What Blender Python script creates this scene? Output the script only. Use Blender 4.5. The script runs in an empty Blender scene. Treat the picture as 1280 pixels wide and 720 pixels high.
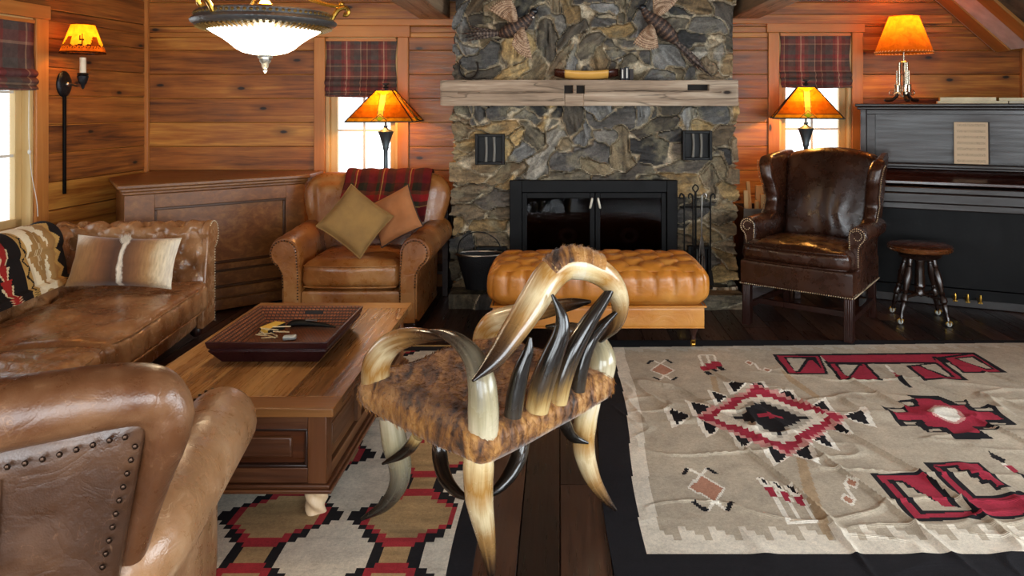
import bpy, math, random
import numpy as np
from mathutils import Vector, Matrix, Euler, noise as mnoise

random.seed(7)
PI = math.pi
SC = bpy.context.scene
COL = SC.collection
F_PX, CAM_H, VPX, VPY = 960.0, 1.4, 700.0, 130.0


def px(x, y, d):
    """a point seen at photo pixel (x, y) and lying d metres into the room"""
    return Vector(((x - VPX) / F_PX * d, d, CAM_H - (y - VPY) / F_PX * d))


def lin(h, a=1.0):
    h = h.lstrip('#')
    c = [int(h[i:i + 2], 16) / 255 for i in (0, 2, 4)]
    c = [v / 12.92 if v <= .04045 else ((v + .055) / 1.055) ** 2.4 for v in c]
    return (c[0], c[1], c[2], a)


# ------------------------------------------------------------------ mesh builder
def catmull(pts, vals, n):
    pts = [Vector(p) for p in pts]
    m = len(pts)
    out, ov = [], []
    for i in range(m - 1):
        p0 = pts[i - 1] if i else pts[0] * 2 - pts[1]
        p1, p2 = pts[i], pts[i + 1]
        p3 = pts[i + 2] if i + 2 < m else pts[-1] * 2 - pts[-2]
        for k in range(n):
            t = k / n
            out.append(.5 * ((2 * p1) + (p2 - p0) * t + (2 * p0 - 5 * p1 + 4 * p2 - p3) * t * t + (3 * p1 - p0 - 3 * p2 + p3) * t ** 3))
            ov.append(vals[i] * (1 - t) + vals[i + 1] * t)
    out.append(pts[-1])
    ov.append(vals[-1])
    return out, ov


class M:
    def __init__(s):
        s.v, s.f, s.uv, s.c = [], [], [], []

    def add(s, verts, faces, uvs=None, xf=None, cols=None):
        b = len(s.v)
        for p in verts:
            p = Vector(p)
            s.v.append(xf @ p if xf else p)
        for i, f in enumerate(faces):
            s.f.append([b + k for k in f])
            s.uv.append(uvs[i] if uvs else None)
            s.c.append(cols[i] if cols else None)
        return s

    def box(s, c, d, xf=None, rot=None, taper=1.0):
        x, y, z = [k / 2 for k in d]
        vs = [(-x * 1, -y, -z), (x, -y, -z), (x, y, -z), (-x, y, -z), (-x * taper, -y * taper, z), (x * taper, -y * taper, z), (x * taper, y * taper, z), (-x * taper, y * taper, z)]
        m = Matrix.Translation(Vector(c))
        if rot:
            m = m @ Euler(rot).to_matrix().to_4x4()
        if xf:
            m = xf @ m
        return s.add(vs, [(0, 3, 2, 1), (4, 5, 6, 7), (0, 1, 5, 4), (1, 2, 6, 5), (2, 3, 7, 6), (3, 0, 4, 7)], None, m)

    def bb(s, x0, x1, y0, y1, z0, z1, xf=None):
        return s.box(((x0 + x1) / 2, (y0 + y1) / 2, (z0 + z1) / 2), (x1 - x0, y1 - y0, z1 - z0), xf)

    def loft(s, rings, closed=True, caps=True, xf=None, uvscale=(1, 1)):
        n = len(rings[0])
        vs = [p for r in rings for p in r]
        fs, uv = [], []
        R = len(rings)
        for i in range(R - 1):
            for j in range(n if closed else n - 1):
                k = (j + 1) % n
                fs.append((i * n + j, i * n + k, (i + 1) * n + k, (i + 1) * n + j))
                u0, u1 = j / n * uvscale[0], (j + 1) / n * uvscale[0]
                v0, v1 = i / (R - 1) * uvscale[1], (i + 1) / (R - 1) * uvscale[1]
                uv.append(((u0, v0), (u1, v0), (u1, v1), (u0, v1)))
        if caps and closed:
            fs.append(tuple(reversed(range(n))))
            uv.append(tuple((.5, 0) for _ in range(n)))
            fs.append(tuple((R - 1) * n + j for j in range(n)))
            uv.append(tuple((.5, uvscale[1]) for _ in range(n)))
        return s.add(vs, fs, uv, xf)

    def tube(s, pts, rad, n=10, sub=0, xf=None, flat=1.0, up=None, wob=0.0, tip=False):
        if not hasattr(rad, '__len__'):
            rad = [rad] * len(pts)
        pts = [Vector(p) for p in pts]
        if sub:
            pts, rad = catmull(pts, list(rad), sub)
        rings = []
        ref = Vector(up) if up else None
        prev = None
        for i, p in enumerate(pts):
            t = (pts[min(i + 1, len(pts) - 1)] - pts[max(i - 1, 0)])
            if t.length < 1e-9:
                t = Vector((0, 0, 1))
            t.normalize()
            if prev is None:
                a = ref or (Vector((0, 0, 1)) if abs(t.z) < .9 else Vector((1, 0, 0)))
                u = (a - t * a.dot(t)).normalized()
            else:
                u = (prev - t * prev.dot(t)).normalized()
            prev = u
            w = t.cross(u)
            r = rad[i]
            rings.append([p + (u * math.cos(2 * PI * k / n) * flat + w * math.sin(2 * PI * k / n)) * r * (1 + wob * math.sin(3 * k + i)) for k in range(n)])
        return s.loft(rings, xf=xf)

    def lathe(s, prof, n=24, xf=None, caps=True):
        rings = [[(r * math.cos(2 * PI * k / n), r * math.sin(2 * PI * k / n), z) for k in range(n)] for r, z in prof]
        return s.loft(rings, xf=xf, caps=caps)

    def cyl(s, p0, p1, r0, r1=None, n=14, xf=None):
        return s.tube([p0, p1], [r0, r0 if r1 is None else r1], n=n, xf=xf)

    def ball(s, c, r, n=8, xf=None, sc=(1, 1, 1)):
        pr = [(math.sin(PI * i / n) * r, -math.cos(PI * i / n) * r) for i in range(n + 1)]
        pr[0] = (r * .02, -r)
        pr[-1] = (r * .02, r)
        m = Matrix.Translation(Vector(c)) @ Matrix.Diagonal((*sc, 1))
        return s.lathe(pr, n=n + 2, xf=(xf @ m) if xf else m)

    def prism(s, poly, y0, y1, xf=None):
        """polygon in (x, z) pushed along y"""
        a = [(x, y0, z) for x, z in poly]
        b = [(x, y1, z) for x, z in poly]
        return s.loft([a, b], xf=xf)

    def grid(s, fn, nu, nv, cu=False, cv=False, xf=None, uvs=(1, 1)):
        vs = []
        U = nu if cu else nu + 1
        V = nv if cv else nv + 1
        for j in range(V):
            for i in range(U):
                vs.append(fn(i / nu, j / nv))
        fs, uv = [], []
        for j in range(nv):
            for i in range(nu):
                a, b = i, (i + 1) % U
                c, d = j, (j + 1) % V
                fs.append((c * U + a, c * U + b, d * U + b, d * U + a))
                u0, u1, v0, v1 = i / nu * uvs[0], (i + 1) / nu * uvs[0], j / nv * uvs[1], (j + 1) / nv * uvs[1]
                uv.append(((u0, v0), (u1, v0), (u1, v1), (u0, v1)))
        return s.add(vs, fs, uv, xf)

    def rbox(s, c, d, r=.04, n=12, puff=(0, 0, 0), xf=None, fn=None, rot=None):
        """a cushion: rounded box with bulging faces; fn moves a finished point"""
        h = [k / 2 for k in d]
        idx, vs, fs, uv = {}, [], [], []

        def pt(p):
            key = tuple(round(k, 5) for k in p)
            if key in idx:
                return idx[key]
            q = []
            for k in range(3):
                rr = min(r, h[k] * .98)
                t = p[k]
                m = (h[k] - rr) / h[k]
                q.append(t)
            w = [q[k] * h[k] for k in range(3)]
            rr = min(r, min(h) * .98)
            inn = Vector([max(-(h[k] - rr), min(h[k] - rr, w[k])) for k in range(3)])
            o = Vector(w) - inn
            if o.length > 1e-9:
                o = o.normalized() * rr
            P = inn + o
            bx, by, bz = [max(0, 1 - abs(q[k]) ** 2.2) for k in range(3)]
            P.x += puff[0] * by * bz * q[0]
            P.y += puff[1] * bx * bz * q[1]
            P.z += puff[2] * bx * by * q[2]
            if fn:
                P = Vector(fn(P, q))
            idx[key] = len(vs)
            vs.append(P)
            return idx[key]

        def prm(i):
            t = 2 * i / n - 1
            return math.copysign(abs(t) ** .8, t) if t else 0.0
        for ax in range(3):
            for sg in (-1, 1):
                a1, a2 = (ax + 1) % 3, (ax + 2) % 3
                for i in range(n):
                    for j in range(n):
                        quad, quv = [], []
                        for di, dj in ((0, 0), (1, 0), (1, 1), (0, 1)):
                            p = [0, 0, 0]
                            p[ax] = sg
                            p[a1] = prm(i + di)
                            p[a2] = prm(j + dj)
                            quad.append(pt(p))
                            quv.append(((p[0] + 1) / 2 if ax != 0 else (p[1] + 1) / 2, (p[2] + 1) / 2 if ax != 2 else (p[1] + 1) / 2))
                        if sg < 0:
                            quad.reverse()
                            quv.reverse()
                        fs.append(quad)
                        uv.append(quv)
        m = Matrix.Translation(Vector(c))
        if rot:
            m = m @ Euler(rot).to_matrix().to_4x4()
        if xf:
            m = xf @ m
        return s.add(vs, fs, uv, m)

    def build(s, name, mt, parent=None, bevel=0, segs=2, smooth=True, subsurf=0, remesh=0, smit=0, loc=None, rz=None, solid=0, ang=40):
        me = bpy.data.meshes.new(name)
        me.from_pydata([tuple(p) for p in s.v], [], s.f)
        if any(u for u in s.uv):
            L = me.uv_layers.new(name='UVMap')
            flat = []
            for f, u in zip(s.f, s.uv):
                u = u or [(0, 0)] * len(f)
                for k in u:
                    flat.extend(k)
            L.data.foreach_set('uv', flat)
        if any(c is not None for c in s.c):
            A = me.color_attributes.new('Col', 'FLOAT_COLOR', 'CORNER')
            flat = []
            for f, c in zip(s.f, s.c):
                c = c or (1, 1, 1, 1)
                for _ in f:
                    flat.extend(c)
            A.data.foreach_set('color', flat)
        if mt:
            me.materials.append(mt)
        me.update()
        o = bpy.data.objects.new(name, me)
        COL.objects.link(o)
        if parent:
            o.parent = parent
        if loc is not None:
            o.location = loc
        if rz is not None:
            o.rotation_euler.z = rz
        if remesh:
            md = o.modifiers.new('r', 'REMESH')
            md.mode = 'VOXEL'
            md.voxel_size = remesh
            md.use_smooth_shade = True
        if smit:
            md = o.modifiers.new('s', 'SMOOTH')
            md.iterations = smit
            md.factor = .5
        if solid:
            md = o.modifiers.new('so', 'SOLIDIFY')
            md.thickness = solid
            md.offset = 0
        if bevel:
            md = o.modifiers.new('b', 'BEVEL')
            md.width = bevel
            md.segments = segs
            md.limit_method = 'ANGLE'
            md.angle_limit = math.radians(30)
        if subsurf:
            md = o.modifiers.new('ss', 'SUBSURF')
            md.levels = md.render_levels = subsurf
        if smooth:
            me.shade_smooth()
            if not remesh and not subsurf:
                me.set_sharp_from_angle(angle=math.radians(ang))
        return o


def tag(o, label=None, cat=None, group=None, kind=None):
    if label:
        o['label'] = label
    if cat:
        o['category'] = cat
    if group:
        o['group'] = group
    if kind:
        o['kind'] = kind
    return o


def thing(name, label, cat, loc=(0, 0, 0), rz=0, group=None, kind=None):
    o = bpy.data.objects.new(name, None)
    o.empty_display_size = .1
    COL.objects.link(o)
    o.location = loc
    o.rotation_euler.z = rz
    return tag(o, label, cat, group, kind)


def copy_tree(o, parent=None):
    c = o.copy()
    COL.objects.link(c)
    c.parent = parent
    for ch in [k for k in bpy.data.objects if k.parent == o]:
        copy_tree(ch, c)
    return c


def lamp(name, loc, watts, color, radius=.03, parent=None):
    l = bpy.data.lights.new(name, 'POINT')
    l.energy = watts
    l.color = color[:3]
    l.shadow_soft_size = radius
    o = bpy.data.objects.new(name, l)
    COL.objects.link(o)
    o.location = loc
    if parent:
        o.parent = parent
    return o


# ------------------------------------------------------------------ materials
class NT:
    def __init__(s, name):
        s.m = bpy.data.materials.new(name)
        s.m.use_nodes = True
        s.t = s.m.node_tree
        s.b = s.t.nodes['Principled BSDF']
        s.out = s.t.nodes['Material Output']

    def n(s, typ, ins=None, **props):
        nd = s.t.nodes.new('ShaderNode' + typ)
        for k, v in props.items():
            setattr(nd, k, v)
        for k, v in (ins or {}).items():
            s.set(nd.inputs[k], v)
        return nd

    def set(s, sock, v):
        if isinstance(v, bpy.types.NodeSocket):
            s.t.links.new(v, sock)
        elif isinstance(v, bpy.types.Node):
            s.t.links.new(v.outputs[0], sock)
        else:
            sock.default_value = v

    def p(s, **kw):
        for k, v in kw.items():
            s.set(s.b.inputs[k.replace('_', ' ')], v)

    def obj(s, sc=(1, 1, 1), rot=(0, 0, 0), src='Object'):
        tc = s.n('TexCoord')
        return s.n('Mapping', {'Vector': tc.outputs[src], 'Scale': sc, 'Rotation': rot}).outputs[0]

    def noise(s, vec, scale, detail=4, rough=.55, dist=0):
        return s.n('TexNoise', {'Vector': vec, 'Scale': scale, 'Detail': detail, 'Roughness': rough, 'Distortion': dist}).outputs['Fac']

    def ramp(s, fac, stops, mode='LINEAR'):
        r = s.n('ValToRGB', {'Fac': fac})
        r.color_ramp.interpolation = mode
        e = r.color_ramp.elements
        while len(e) > 1:
            e.remove(e[-1])
        e[0].position, e[0].color = stops[0][0], stops[0][1]
        for p, c in stops[1:]:
            k = e.new(p)
            k.color = c
        return r.outputs[0]

    def gr(s, fac, a, b, va=0, vb=1):
        return s.n('MapRange', {'Value': fac, 'From Min': a, 'From Max': b, 'To Min': va, 'To Max': vb}).outputs[0]

    def math(s, op, a, b=0.0, c=0.0):
        nd = s.n('Math', operation=op)
        s.set(nd.inputs[0], a)
        s.set(nd.inputs[1], b)
        s.set(nd.inputs[2], c)
        return nd.outputs[0]

    def mix(s, fac, a, b, blend='MIX'):
        nd = s.n('MixRGB', blend_type=blend)
        s.set(nd.inputs[0], fac)
        s.set(nd.inputs[1], a)
        s.set(nd.inputs[2], b)
        return nd.outputs[0]

    def bump(s, h, strength=.3, dist=.01, normal=None):
        ins = {'Height': h, 'Strength': strength, 'Distance': dist}
        if normal is not None:
            ins['Normal'] = normal
        return s.n('Bump', ins).outputs[0]


def plain(name, col, rough=.5, metal=0.0, bump=0, bscale=60, var=.12, coat=0, spec=None):
    t = NT(name)
    v = t.obj()
    n = t.noise(v, 9, 5)
    c = lin(col) if isinstance(col, str) else col
    d = tuple(k * (1 - var * 2) for k in c[:3]) + (1,)
    l = tuple(min(1, k * (1 + var * 2)) for k in c[:3]) + (1,)
    t.p(Base_Color=t.ramp(n, [(.25, d), (.75, l)]), Roughness=t.gr(n, .2, .8, max(.02, rough - .08), min(1, rough + .08)), Metallic=metal)
    if spec is not None:
        t.b.inputs['Specular IOR Level'].default_value = spec
    if coat:
        t.p(Coat_Weight=coat, Coat_Roughness=.15)
    if bump:
        t.p(Normal=t.bump(t.noise(v, bscale, 4), bump, .005))
    return t.m


def wood(name, cols, axis='x', rough=.45, grain=1.0, knots=0.0, island=.5, bump=.25, coat=0.0, scale=1.0, crack=0.0):
    """grain runs along axis; cols = dark, mid, light"""
    t = NT(name)
    g = 22.0 * scale
    s = {'x': (1.2 * scale, g, g), 'y': (g, 1.2 * scale, g), 'z': (g, g, 1.2 * scale)}[axis]
    geo = t.n('NewGeometry')
    rnd = geo.outputs['Random Per Island']
    tc = t.n('TexCoord')
    off = t.n('CombineXYZ', {0: t.math('MULTIPLY', rnd, 37.0), 1: t.math('MULTIPLY', rnd, 91.0), 2: t.math('MULTIPLY', rnd, 53.0)})
    base = t.n('VectorMath', {0: tc.outputs['Object'], 1: off.outputs[0]}, operation='ADD').outputs[0]
    v = t.n('Mapping', {'Vector': base, 'Scale': s}).outputs[0]
    n1 = t.noise(v, 1.0, 7, .62, .6)
    n2 = t.noise(v, 4.0, 4, .6, .2)
    n3 = t.noise(base, 1.6 * scale, 3)
    gsum = t.math('ADD', t.math('MULTIPLY', n1, .62 * grain), t.math('ADD', t.math('MULTIPLY', n2, .22 * grain), t.math('MULTIPLY', n3, .35)))
    fac = t.math('ADD', gsum, t.math('MULTIPLY', t.math('SUBTRACT', rnd, .5), island))
    mean = .42 * grain + .175
    col = t.ramp(fac, [(mean - .26, lin(cols[0])), (mean, lin(cols[1])), (mean + .24, lin(cols[2]))])
    h = t.math('ADD', n1, t.math('MULTIPLY', n2, .5))
    if knots:
        ka, kb = {'x': (0, 2), 'y': (1, 0), 'z': (2, 0)}[axis]
        sp = t.n('SeparateXYZ', {0: base})
        kv = t.n('CombineXYZ', {0: t.math('MULTIPLY', sp.outputs[ka], 1.5), 1: t.math('MULTIPLY', sp.outputs[kb], 3.6)}).outputs[0]
        vo = t.n('TexVoronoi', {'Vector': kv, 'Scale': 1.35, 'Randomness': 1.0}, feature='F1', voronoi_dimensions='2D')
        dd = t.math('ADD', vo.outputs['Distance'], t.math('MULTIPLY', t.noise(base, 30, 3), .03))
        pick = t.math('GREATER_THAN', t.n('SeparateColor', {0: vo.outputs['Color']}).outputs[0], 1 - knots)
        kk = t.math('MULTIPLY', t.gr(dd, .05, .085, 1, 0), pick)
        ring = t.math('MULTIPLY', t.gr(dd, .06, .26, .6, 0), pick)
        col = t.mix(ring, col, lin(cols[0]))
        col = t.mix(kk, col, lin('#1d0f08'))
    if crack:
        cv = t.n('Mapping', {'Vector': base, 'Scale': {'x': (.8, 9, 9), 'y': (9, .8, 9), 'z': (9, 9, .8)}[axis]}).outputs[0]
        cn = t.noise(cv, 1.0, 3, .5, .4)
        ck = t.math('MULTIPLY', t.gr(t.math('ABSOLUTE', t.math('SUBTRACT', cn, .5)), 0, .012, 1, 0), crack)
        col = t.mix(ck, col, lin('#140b06'))
        h = t.math('SUBTRACT', h, t.math('MULTIPLY', ck, 1.2))
    t.p(Base_Color=col, Roughness=t.gr(n2, .3, .7, max(.05, rough - .1), rough + .12), Normal=t.bump(h, bump, .004))
    if coat:
        t.p(Coat_Weight=coat, Coat_Roughness=.12)
    return t.m


def leather(name, dark, mid, light, rough=.36, wrinkle=.5, wear=.5, wscale=9.0, patch=2.4, scratch=.35, wpos=(.27, .5, .76)):
    t = NT(name)
    v = t.obj()
    n1 = t.noise(v, patch, 4, .55, .3)
    n2 = t.noise(v, 14, 6, .65)
    fac = t.math('ADD', t.math('MULTIPLY', n1, .84), t.math('MULTIPLY', n2, .16))
    col = t.ramp(fac, [(wpos[0], lin(dark)), (wpos[1], lin(mid)), (wpos[2], lin(light))])
    dv = t.n('VectorMath', {0: v, 1: t.n('TexNoise', {'Vector': v, 'Scale': 3.0, 'Detail': 3.0}).outputs['Color']}, operation='ADD').outputs[0]
    sn = t.noise(dv, 7, 3, .5, 1.2)
    sc = t.gr(t.math('ABSOLUTE', t.math('SUBTRACT', sn, .5)), 0, .012, 1, 0)
    sc = t.math('MULTIPLY', t.math('MULTIPLY', sc, t.gr(n2, .45, .6, 0, 1)), scratch)
    col = t.mix(sc, col, lin(light))
    wv = t.n('TexNoise', {'Vector': v, 'Scale': wscale, 'Detail': 3.0, 'Roughness': .5, 'Distortion': 1.6}).outputs['Fac']
    cr = t.math('POWER', t.math('ABSOLUTE', t.math('SUBTRACT', t.math('MULTIPLY', wv, 2.0), 1.0)), .6)
    grain = t.n('TexVoronoi', {'Vector': v, 'Scale': 260.0}).outputs['Distance']
    b1 = t.bump(cr, wrinkle, .012)
    b2 = t.bump(grain, .12, .002, b1)
    t.p(Base_Color=col, Roughness=t.gr(n2, .3, .7, rough - .1, rough + .14), Normal=b2)
    t.b.inputs['Specular IOR Level'].default_value = .6
    return t.m


def attr_mat(name, rough=.9, bump=.4, bscale=300, var=.25, weave=None, sheen=.0, vscale=5.0):
    t = NT(name)
    a = t.n('VertexColor', layer_name='Col')
    v = t.obj()
    n = t.noise(v, vscale, 5, .7)
    f = t.noise(v, bscale, 2)
    f2 = t.noise(v, bscale * .35, 3, .7)
    k = t.math('ADD', t.math('MULTIPLY', n, .4), t.math('ADD', t.math('MULTIPLY', f, .25), t.math('MULTIPLY', f2, .35)))
    g = t.gr(k, .3, .7, 1 - var, 1 + var)
    col = t.mix(1.0, a.outputs[0], t.n('CombineColor', {0: g, 1: g, 2: g}).outputs[0], 'MULTIPLY')
    h = f
    if weave:
        w = t.n('TexWave', {'Vector': v, 'Scale': weave, 'Distortion': .8, 'Detail': 1.0}, bands_direction='Y')
        h = t.math('ADD', f, t.math('MULTIPLY', w.outputs['Fac'], .6))
    t.p(Base_Color=col, Roughness=rough, Normal=t.bump(h, bump, .003))
    if sheen:
        t.p(Sheen_Weight=sheen)
    t.b.inputs['Specular IOR Level'].default_value = .2
    return t.m


def plaid(name, ground, stops_u, stops_v, ru=4, rv=4, rough=.9):
    """two sets of stripes over UV; stops are (position, colour) with constant steps"""
    t = NT(name)
    tc = t.n('TexCoord')
    sp = t.n('SeparateXYZ', {0: tc.outputs['UV']})
    u = t.math('FRACT', t.math('MULTIPLY', sp.outputs[0], ru))
    v = t.math('FRACT', t.math('MULTIPLY', sp.outputs[1], rv))
    cu = t.ramp(u, [(p, lin(c)) for p, c in stops_u], 'CONSTANT')
    cv = t.ramp(v, [(p, lin(c)) for p, c in stops_v], 'CONSTANT')
    ov = t.obj()
    tw = t.n('TexWave', {'Vector': tc.outputs['Object'], 'Scale': 90.0}, bands_direction='DIAGONAL').outputs['Fac']
    col = t.mix(t.gr(tw, 0, 1, .4, .6), cu, cv)
    nn = t.noise(ov, 18, 5, .7)
    g = t.gr(nn, .3, .7, .75, 1.2)
    col = t.mix(1.0, col, t.n('CombineColor', {0: g, 1: g, 2: g}).outputs[0], 'MULTIPLY')
    t.p(Base_Color=col, Roughness=rough, Normal=t.bump(t.noise(ov, 250, 2), .3, .002))
    t.b.inputs['Specular IOR Level'].default_value = .15
    return t.m


def emit(name, col, strength):
    t = NT(name)
    t.p(Base_Color=lin(col), Emission_Color=lin(col), Emission_Strength=strength, Roughness=.4)
    return t.m


def vnoise(x, y, seed=0):
    """vectorised value noise"""
    xi, yi = np.floor(x).astype(np.int64), np.floor(y).astype(np.int64)
    xf, yf = x - xi, y - yi
    xf, yf = xf * xf * (3 - 2 * xf), yf * yf * (3 - 2 * yf)

    def h(a, b):
        k = (a * 374761393 + b * 668265263 + seed * 974711) & 0x7fffffff
        k = ((k ^ (k >> 13)) * 1274126177) & 0x7fffffff
        return ((k ^ (k >> 16)) & 0xffff) / 65535.0
    return (h(xi, yi) * (1 - xf) + h(xi + 1, yi) * xf) * (1 - yf) + (h(xi, yi + 1) * (1 - xf) + h(xi + 1, yi + 1) * xf) * yf


def fbm(x, y, o=4, seed=0):
    r, a, n = 0, .5, 0
    for i in range(o):
        r = r + a * vnoise(x * 2 ** i, y * 2 ** i, seed + i)
        n += a
        a *= .55
    return r / n
# ------------------------------------------------------------------ shared materials
MT = {}
MT['plank'] = wood('cedar planks', ('#4a220b', '#a26028', '#d09442'), 'x', .42, 1.25, .5, .28, .4)
MT['trim'] = wood('orange pine trim', ('#8a4a1c', '#b87436', '#d49650'), 'z', .42, .55, .12, .1, .12)
MT['trimx'] = wood('orange pine head trim', ('#8a4a1c', '#b87436', '#d49650'), 'x', .42, .55, .12, .1, .12)
MT['beam'] = wood('rough sawn beam', ('#5e4a38', '#947a5e', '#bfa684'), 'y', .7, 1.0, .1, .2, .5, crack=.6)
MT['ceil'] = wood('ceiling boards', ('#4a2a16', '#7d5030', '#9c6c42'), 'y', .5, .7, .1, .4, .2)
MT['floor'] = wood('dark oak floorboards', ('#150b07', '#2e1a12', '#4d3122'), 'y', .34, 1.0, .1, .42, .3)
MT['mantel'] = wood('weathered barn beam', ('#5a4a3a', '#9c8873', '#c6b6a0'), 'x', .85, 1.3, .25, .1, .9, crack=.55)
MT['black_iron'] = plain('black iron', '#0e0e0e', .5, .2, .25, spec=.25)
MT['black_paint'] = plain('black painted steel', '#080809', .5, .0, .1, spec=.15)
MT['white_paint'] = plain('white painted sash', '#d8d4c8', .5, 0, 0)
MT['sash'] = wood('pale pine sash', ('#b08850', '#cfae74', '#e0c692'), 'z', .5, .5, 0, .1, .1)
MT['brass'] = plain('antique brass', '#b8903f', .28, 1.0, .1)
MT['pewter'] = plain('pewter grey metal', '#7e8890', .35, .85, .25, 120)
MT['steel'] = plain('worn steel', '#a8a6a0', .3, 1.0, .1)
MT['dark_wood'] = wood('dark stained wood', ('#120a07', '#2a1812', '#46291c'), 'x', .35, .7, 0, .1, .15, .2)


def glass_mat(name='window glass', tint=(1, 1, 1, 1), refl=.06):
    t = NT(name)
    tr = t.n('BsdfTransparent', {'Color': tint})
    gl = t.n('BsdfGlossy', {'Color': (1, 1, 1, 1), 'Roughness': .03})
    lw = t.n('LayerWeight', {'Blend': .2})
    mx = t.n('MixShader', {0: t.gr(lw.outputs['Fresnel'], 0, 1, refl, .6), 1: tr.outputs[0], 2: gl.outputs[0]})
    t.t.links.new(mx.outputs[0], t.out.inputs['Surface'])
    return t.m


MT['glass'] = glass_mat()
BACK_Y, CEIL_Z, PLANK = 5.9, 2.36, .1844
LW_A = math.atan(.104)          # the left wall stands a little out of square
FRONT_Y, RIGHT_X = -1.3, 3.6


def planks(m, x0, x1, z0, z1, y, t, holes, zref=1.443, joint=1.0, seed=1, xf=None):
    """horizontal boards between x0 and x1 with real gaps, cut round the holes (x0, x1, z0, z1)"""
    rg = random.Random(seed)
    k0 = math.floor((z0 - zref) / PLANK)
    z = zref + k0 * PLANK
    g = .0022
    while z < z1:
        a, b = max(z, z0), min(z + PLANK, z1)
        if b - a > .01:
            cuts = sorted({a, b} | {h[k] for h in holes for k in (2, 3) if a < h[k] < b})
            for c0, c1 in zip(cuts[:-1], cuts[1:]):
                spans = [(x0, x1)]
                for h in holes:
                    if h[2] <= c0 + 1e-6 and h[3] >= c1 - 1e-6:
                        ns = []
                        for s0, s1 in spans:
                            if h[1] <= s0 or h[0] >= s1:
                                ns.append((s0, s1))
                                continue
                            if h[0] > s0:
                                ns.append((s0, h[0]))
                            if h[1] < s1:
                                ns.append((h[1], s1))
                        spans = ns
                for s0, s1 in spans:
                    e0 = g if c0 == a else 0
                    e1 = g if c1 == b else 0
                    m.bb(s0, s1, y, y + t, c0 + e0, c1 - e1, xf)
        z += PLANK
    m.bb(x0, x1, y + t, y + t + .01, z0, z1, xf) if not holes else None


# ------------------------------------------------------------------ floor, ceiling, walls
m = M()
rg = random.Random(3)
x = -4.6
while x < 4.2:
    w = rg.choice((.13, .16, .18))
    y = FRONT_Y - .1 - rg.random()
    while y < BACK_Y + .1:
        L = rg.uniform(1.2, 2.6)
        m.bb(x + .0015, x + w - .0015, max(y, FRONT_Y - .1) + .001, min(y + L, BACK_Y + .1) - .001, -.03, 0)
        y += L
    x += w
m.bb(-4.6, 4.2, FRONT_Y - .1, BACK_Y + .1, -.06, -.031)
tag(m.build('floor', MT['floor'], bevel=.0018, segs=1), kind='structure')

m = M()
for i in range(62):
    m.bb(-4.6 + i * .142, -4.6 + i * .142 + .139, FRONT_Y - .1, BACK_Y + .1, CEIL_Z, CEIL_Z + .03)
m.bb(-4.6, 4.2, FRONT_Y - .1, BACK_Y + .1, CEIL_Z + .031, CEIL_Z + .06)
tag(m.build('ceiling', MT['ceil'], bevel=.003, segs=1), kind='structure')

WIN2 = (-1.800, -1.245, .80, 1.912)     # opening, back wall left of the chimney
WIN3 = (1.680, 2.237, .80, 1.948)
m = M()
planks(m, -3.20, 3.62, 0, CEIL_Z, BACK_Y, .03, [WIN2, WIN3])
m.bb(-3.5, WIN2[0], BACK_Y + .031, BACK_Y + .12, 0, CEIL_Z)
m.bb(WIN2[1], WIN3[0], BACK_Y + .031, BACK_Y + .12, 0, CEIL_Z)
m.bb(WIN3[1], 3.7, BACK_Y + .031, BACK_Y + .12, 0, CEIL_Z)
for w in (WIN2, WIN3):
    m.bb(w[0], w[1], BACK_Y + .031, BACK_Y + .12, 0, w[2])
    m.bb(w[0], w[1], BACK_Y + .031, BACK_Y + .12, w[3], CEIL_Z)
tag(m.build('wall_back', MT['plank'], bevel=.004, segs=2), kind='structure')

# left wall: own frame, x runs from the back corner towards the camera, y points out of the room
def lw(u, v, z):
    """left wall frame: u along the wall from the back corner, v into the room"""
    c, s_ = math.cos(LW_A), math.sin(LW_A)
    return Vector((-3.17 - s_ * u + c * v, BACK_Y - c * u - s_ * v, z))


LWM = Matrix(((-math.sin(LW_A), -math.cos(LW_A), 0, -3.17), (-math.cos(LW_A), math.sin(LW_A), 0, BACK_Y), (0, 0, 1, 0), (0, 0, 0, 1)))
# LWM maps (u, outward, z) to the world
WIN1 = (1.115, 2.20, .62, 1.935)
m = M()
planks(m, 0, 7.4, 0, CEIL_Z, 0, .03, [WIN1], zref=1.452, seed=4)
m.bb(0, WIN1[0], .031, .12, 0, CEIL_Z)
m.bb(WIN1[1], 7.4, .031, .12, 0, CEIL_Z)
m.bb(WIN1[0], WIN1[1], .031, .12, 0, WIN1[2])
m.bb(WIN1[0], WIN1[1], .031, .12, WIN1[3], CEIL_Z)
o = m.build('wall_left', MT['plank'], bevel=.004, segs=2)
o.matrix_world = LWM
tag(o, kind='structure')

# right wall and the window wall behind the camera (out of view, they let the daylight in)
RWIN = (.1, 3.4, .35, 2.05)
m = M()
for a, b, c, d in ((FRONT_Y, RWIN[0], 0, CEIL_Z), (RWIN[1], BACK_Y, 0, CEIL_Z), (RWIN[0], RWIN[1], 0, RWIN[2]), (RWIN[0], RWIN[1], RWIN[3], CEIL_Z)):
    z = c
    while z < d - .001:
        m.bb(RIGHT_X, RIGHT_X + .1, a, b, z + .002, min(z + PLANK, d) - .002)
        z += PLANK
for a, b, c, d in ((FRONT_Y, RWIN[0], 0, CEIL_Z), (RWIN[1], BACK_Y, 0, CEIL_Z), (RWIN[0], RWIN[1], 0, RWIN[2]), (RWIN[0], RWIN[1], RWIN[3], CEIL_Z)):
    m.bb(RIGHT_X + .101, RIGHT_X + .13, a, b, c, d)
MT['plank_y'] = wood('cedar planks right', ('#4a220b', '#a26028', '#d09442'), 'y', .42, 1.25, .4, .28, .4)
tag(m.build('wall_right', MT['plank_y'], bevel=.004, segs=1), kind='structure')
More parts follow.
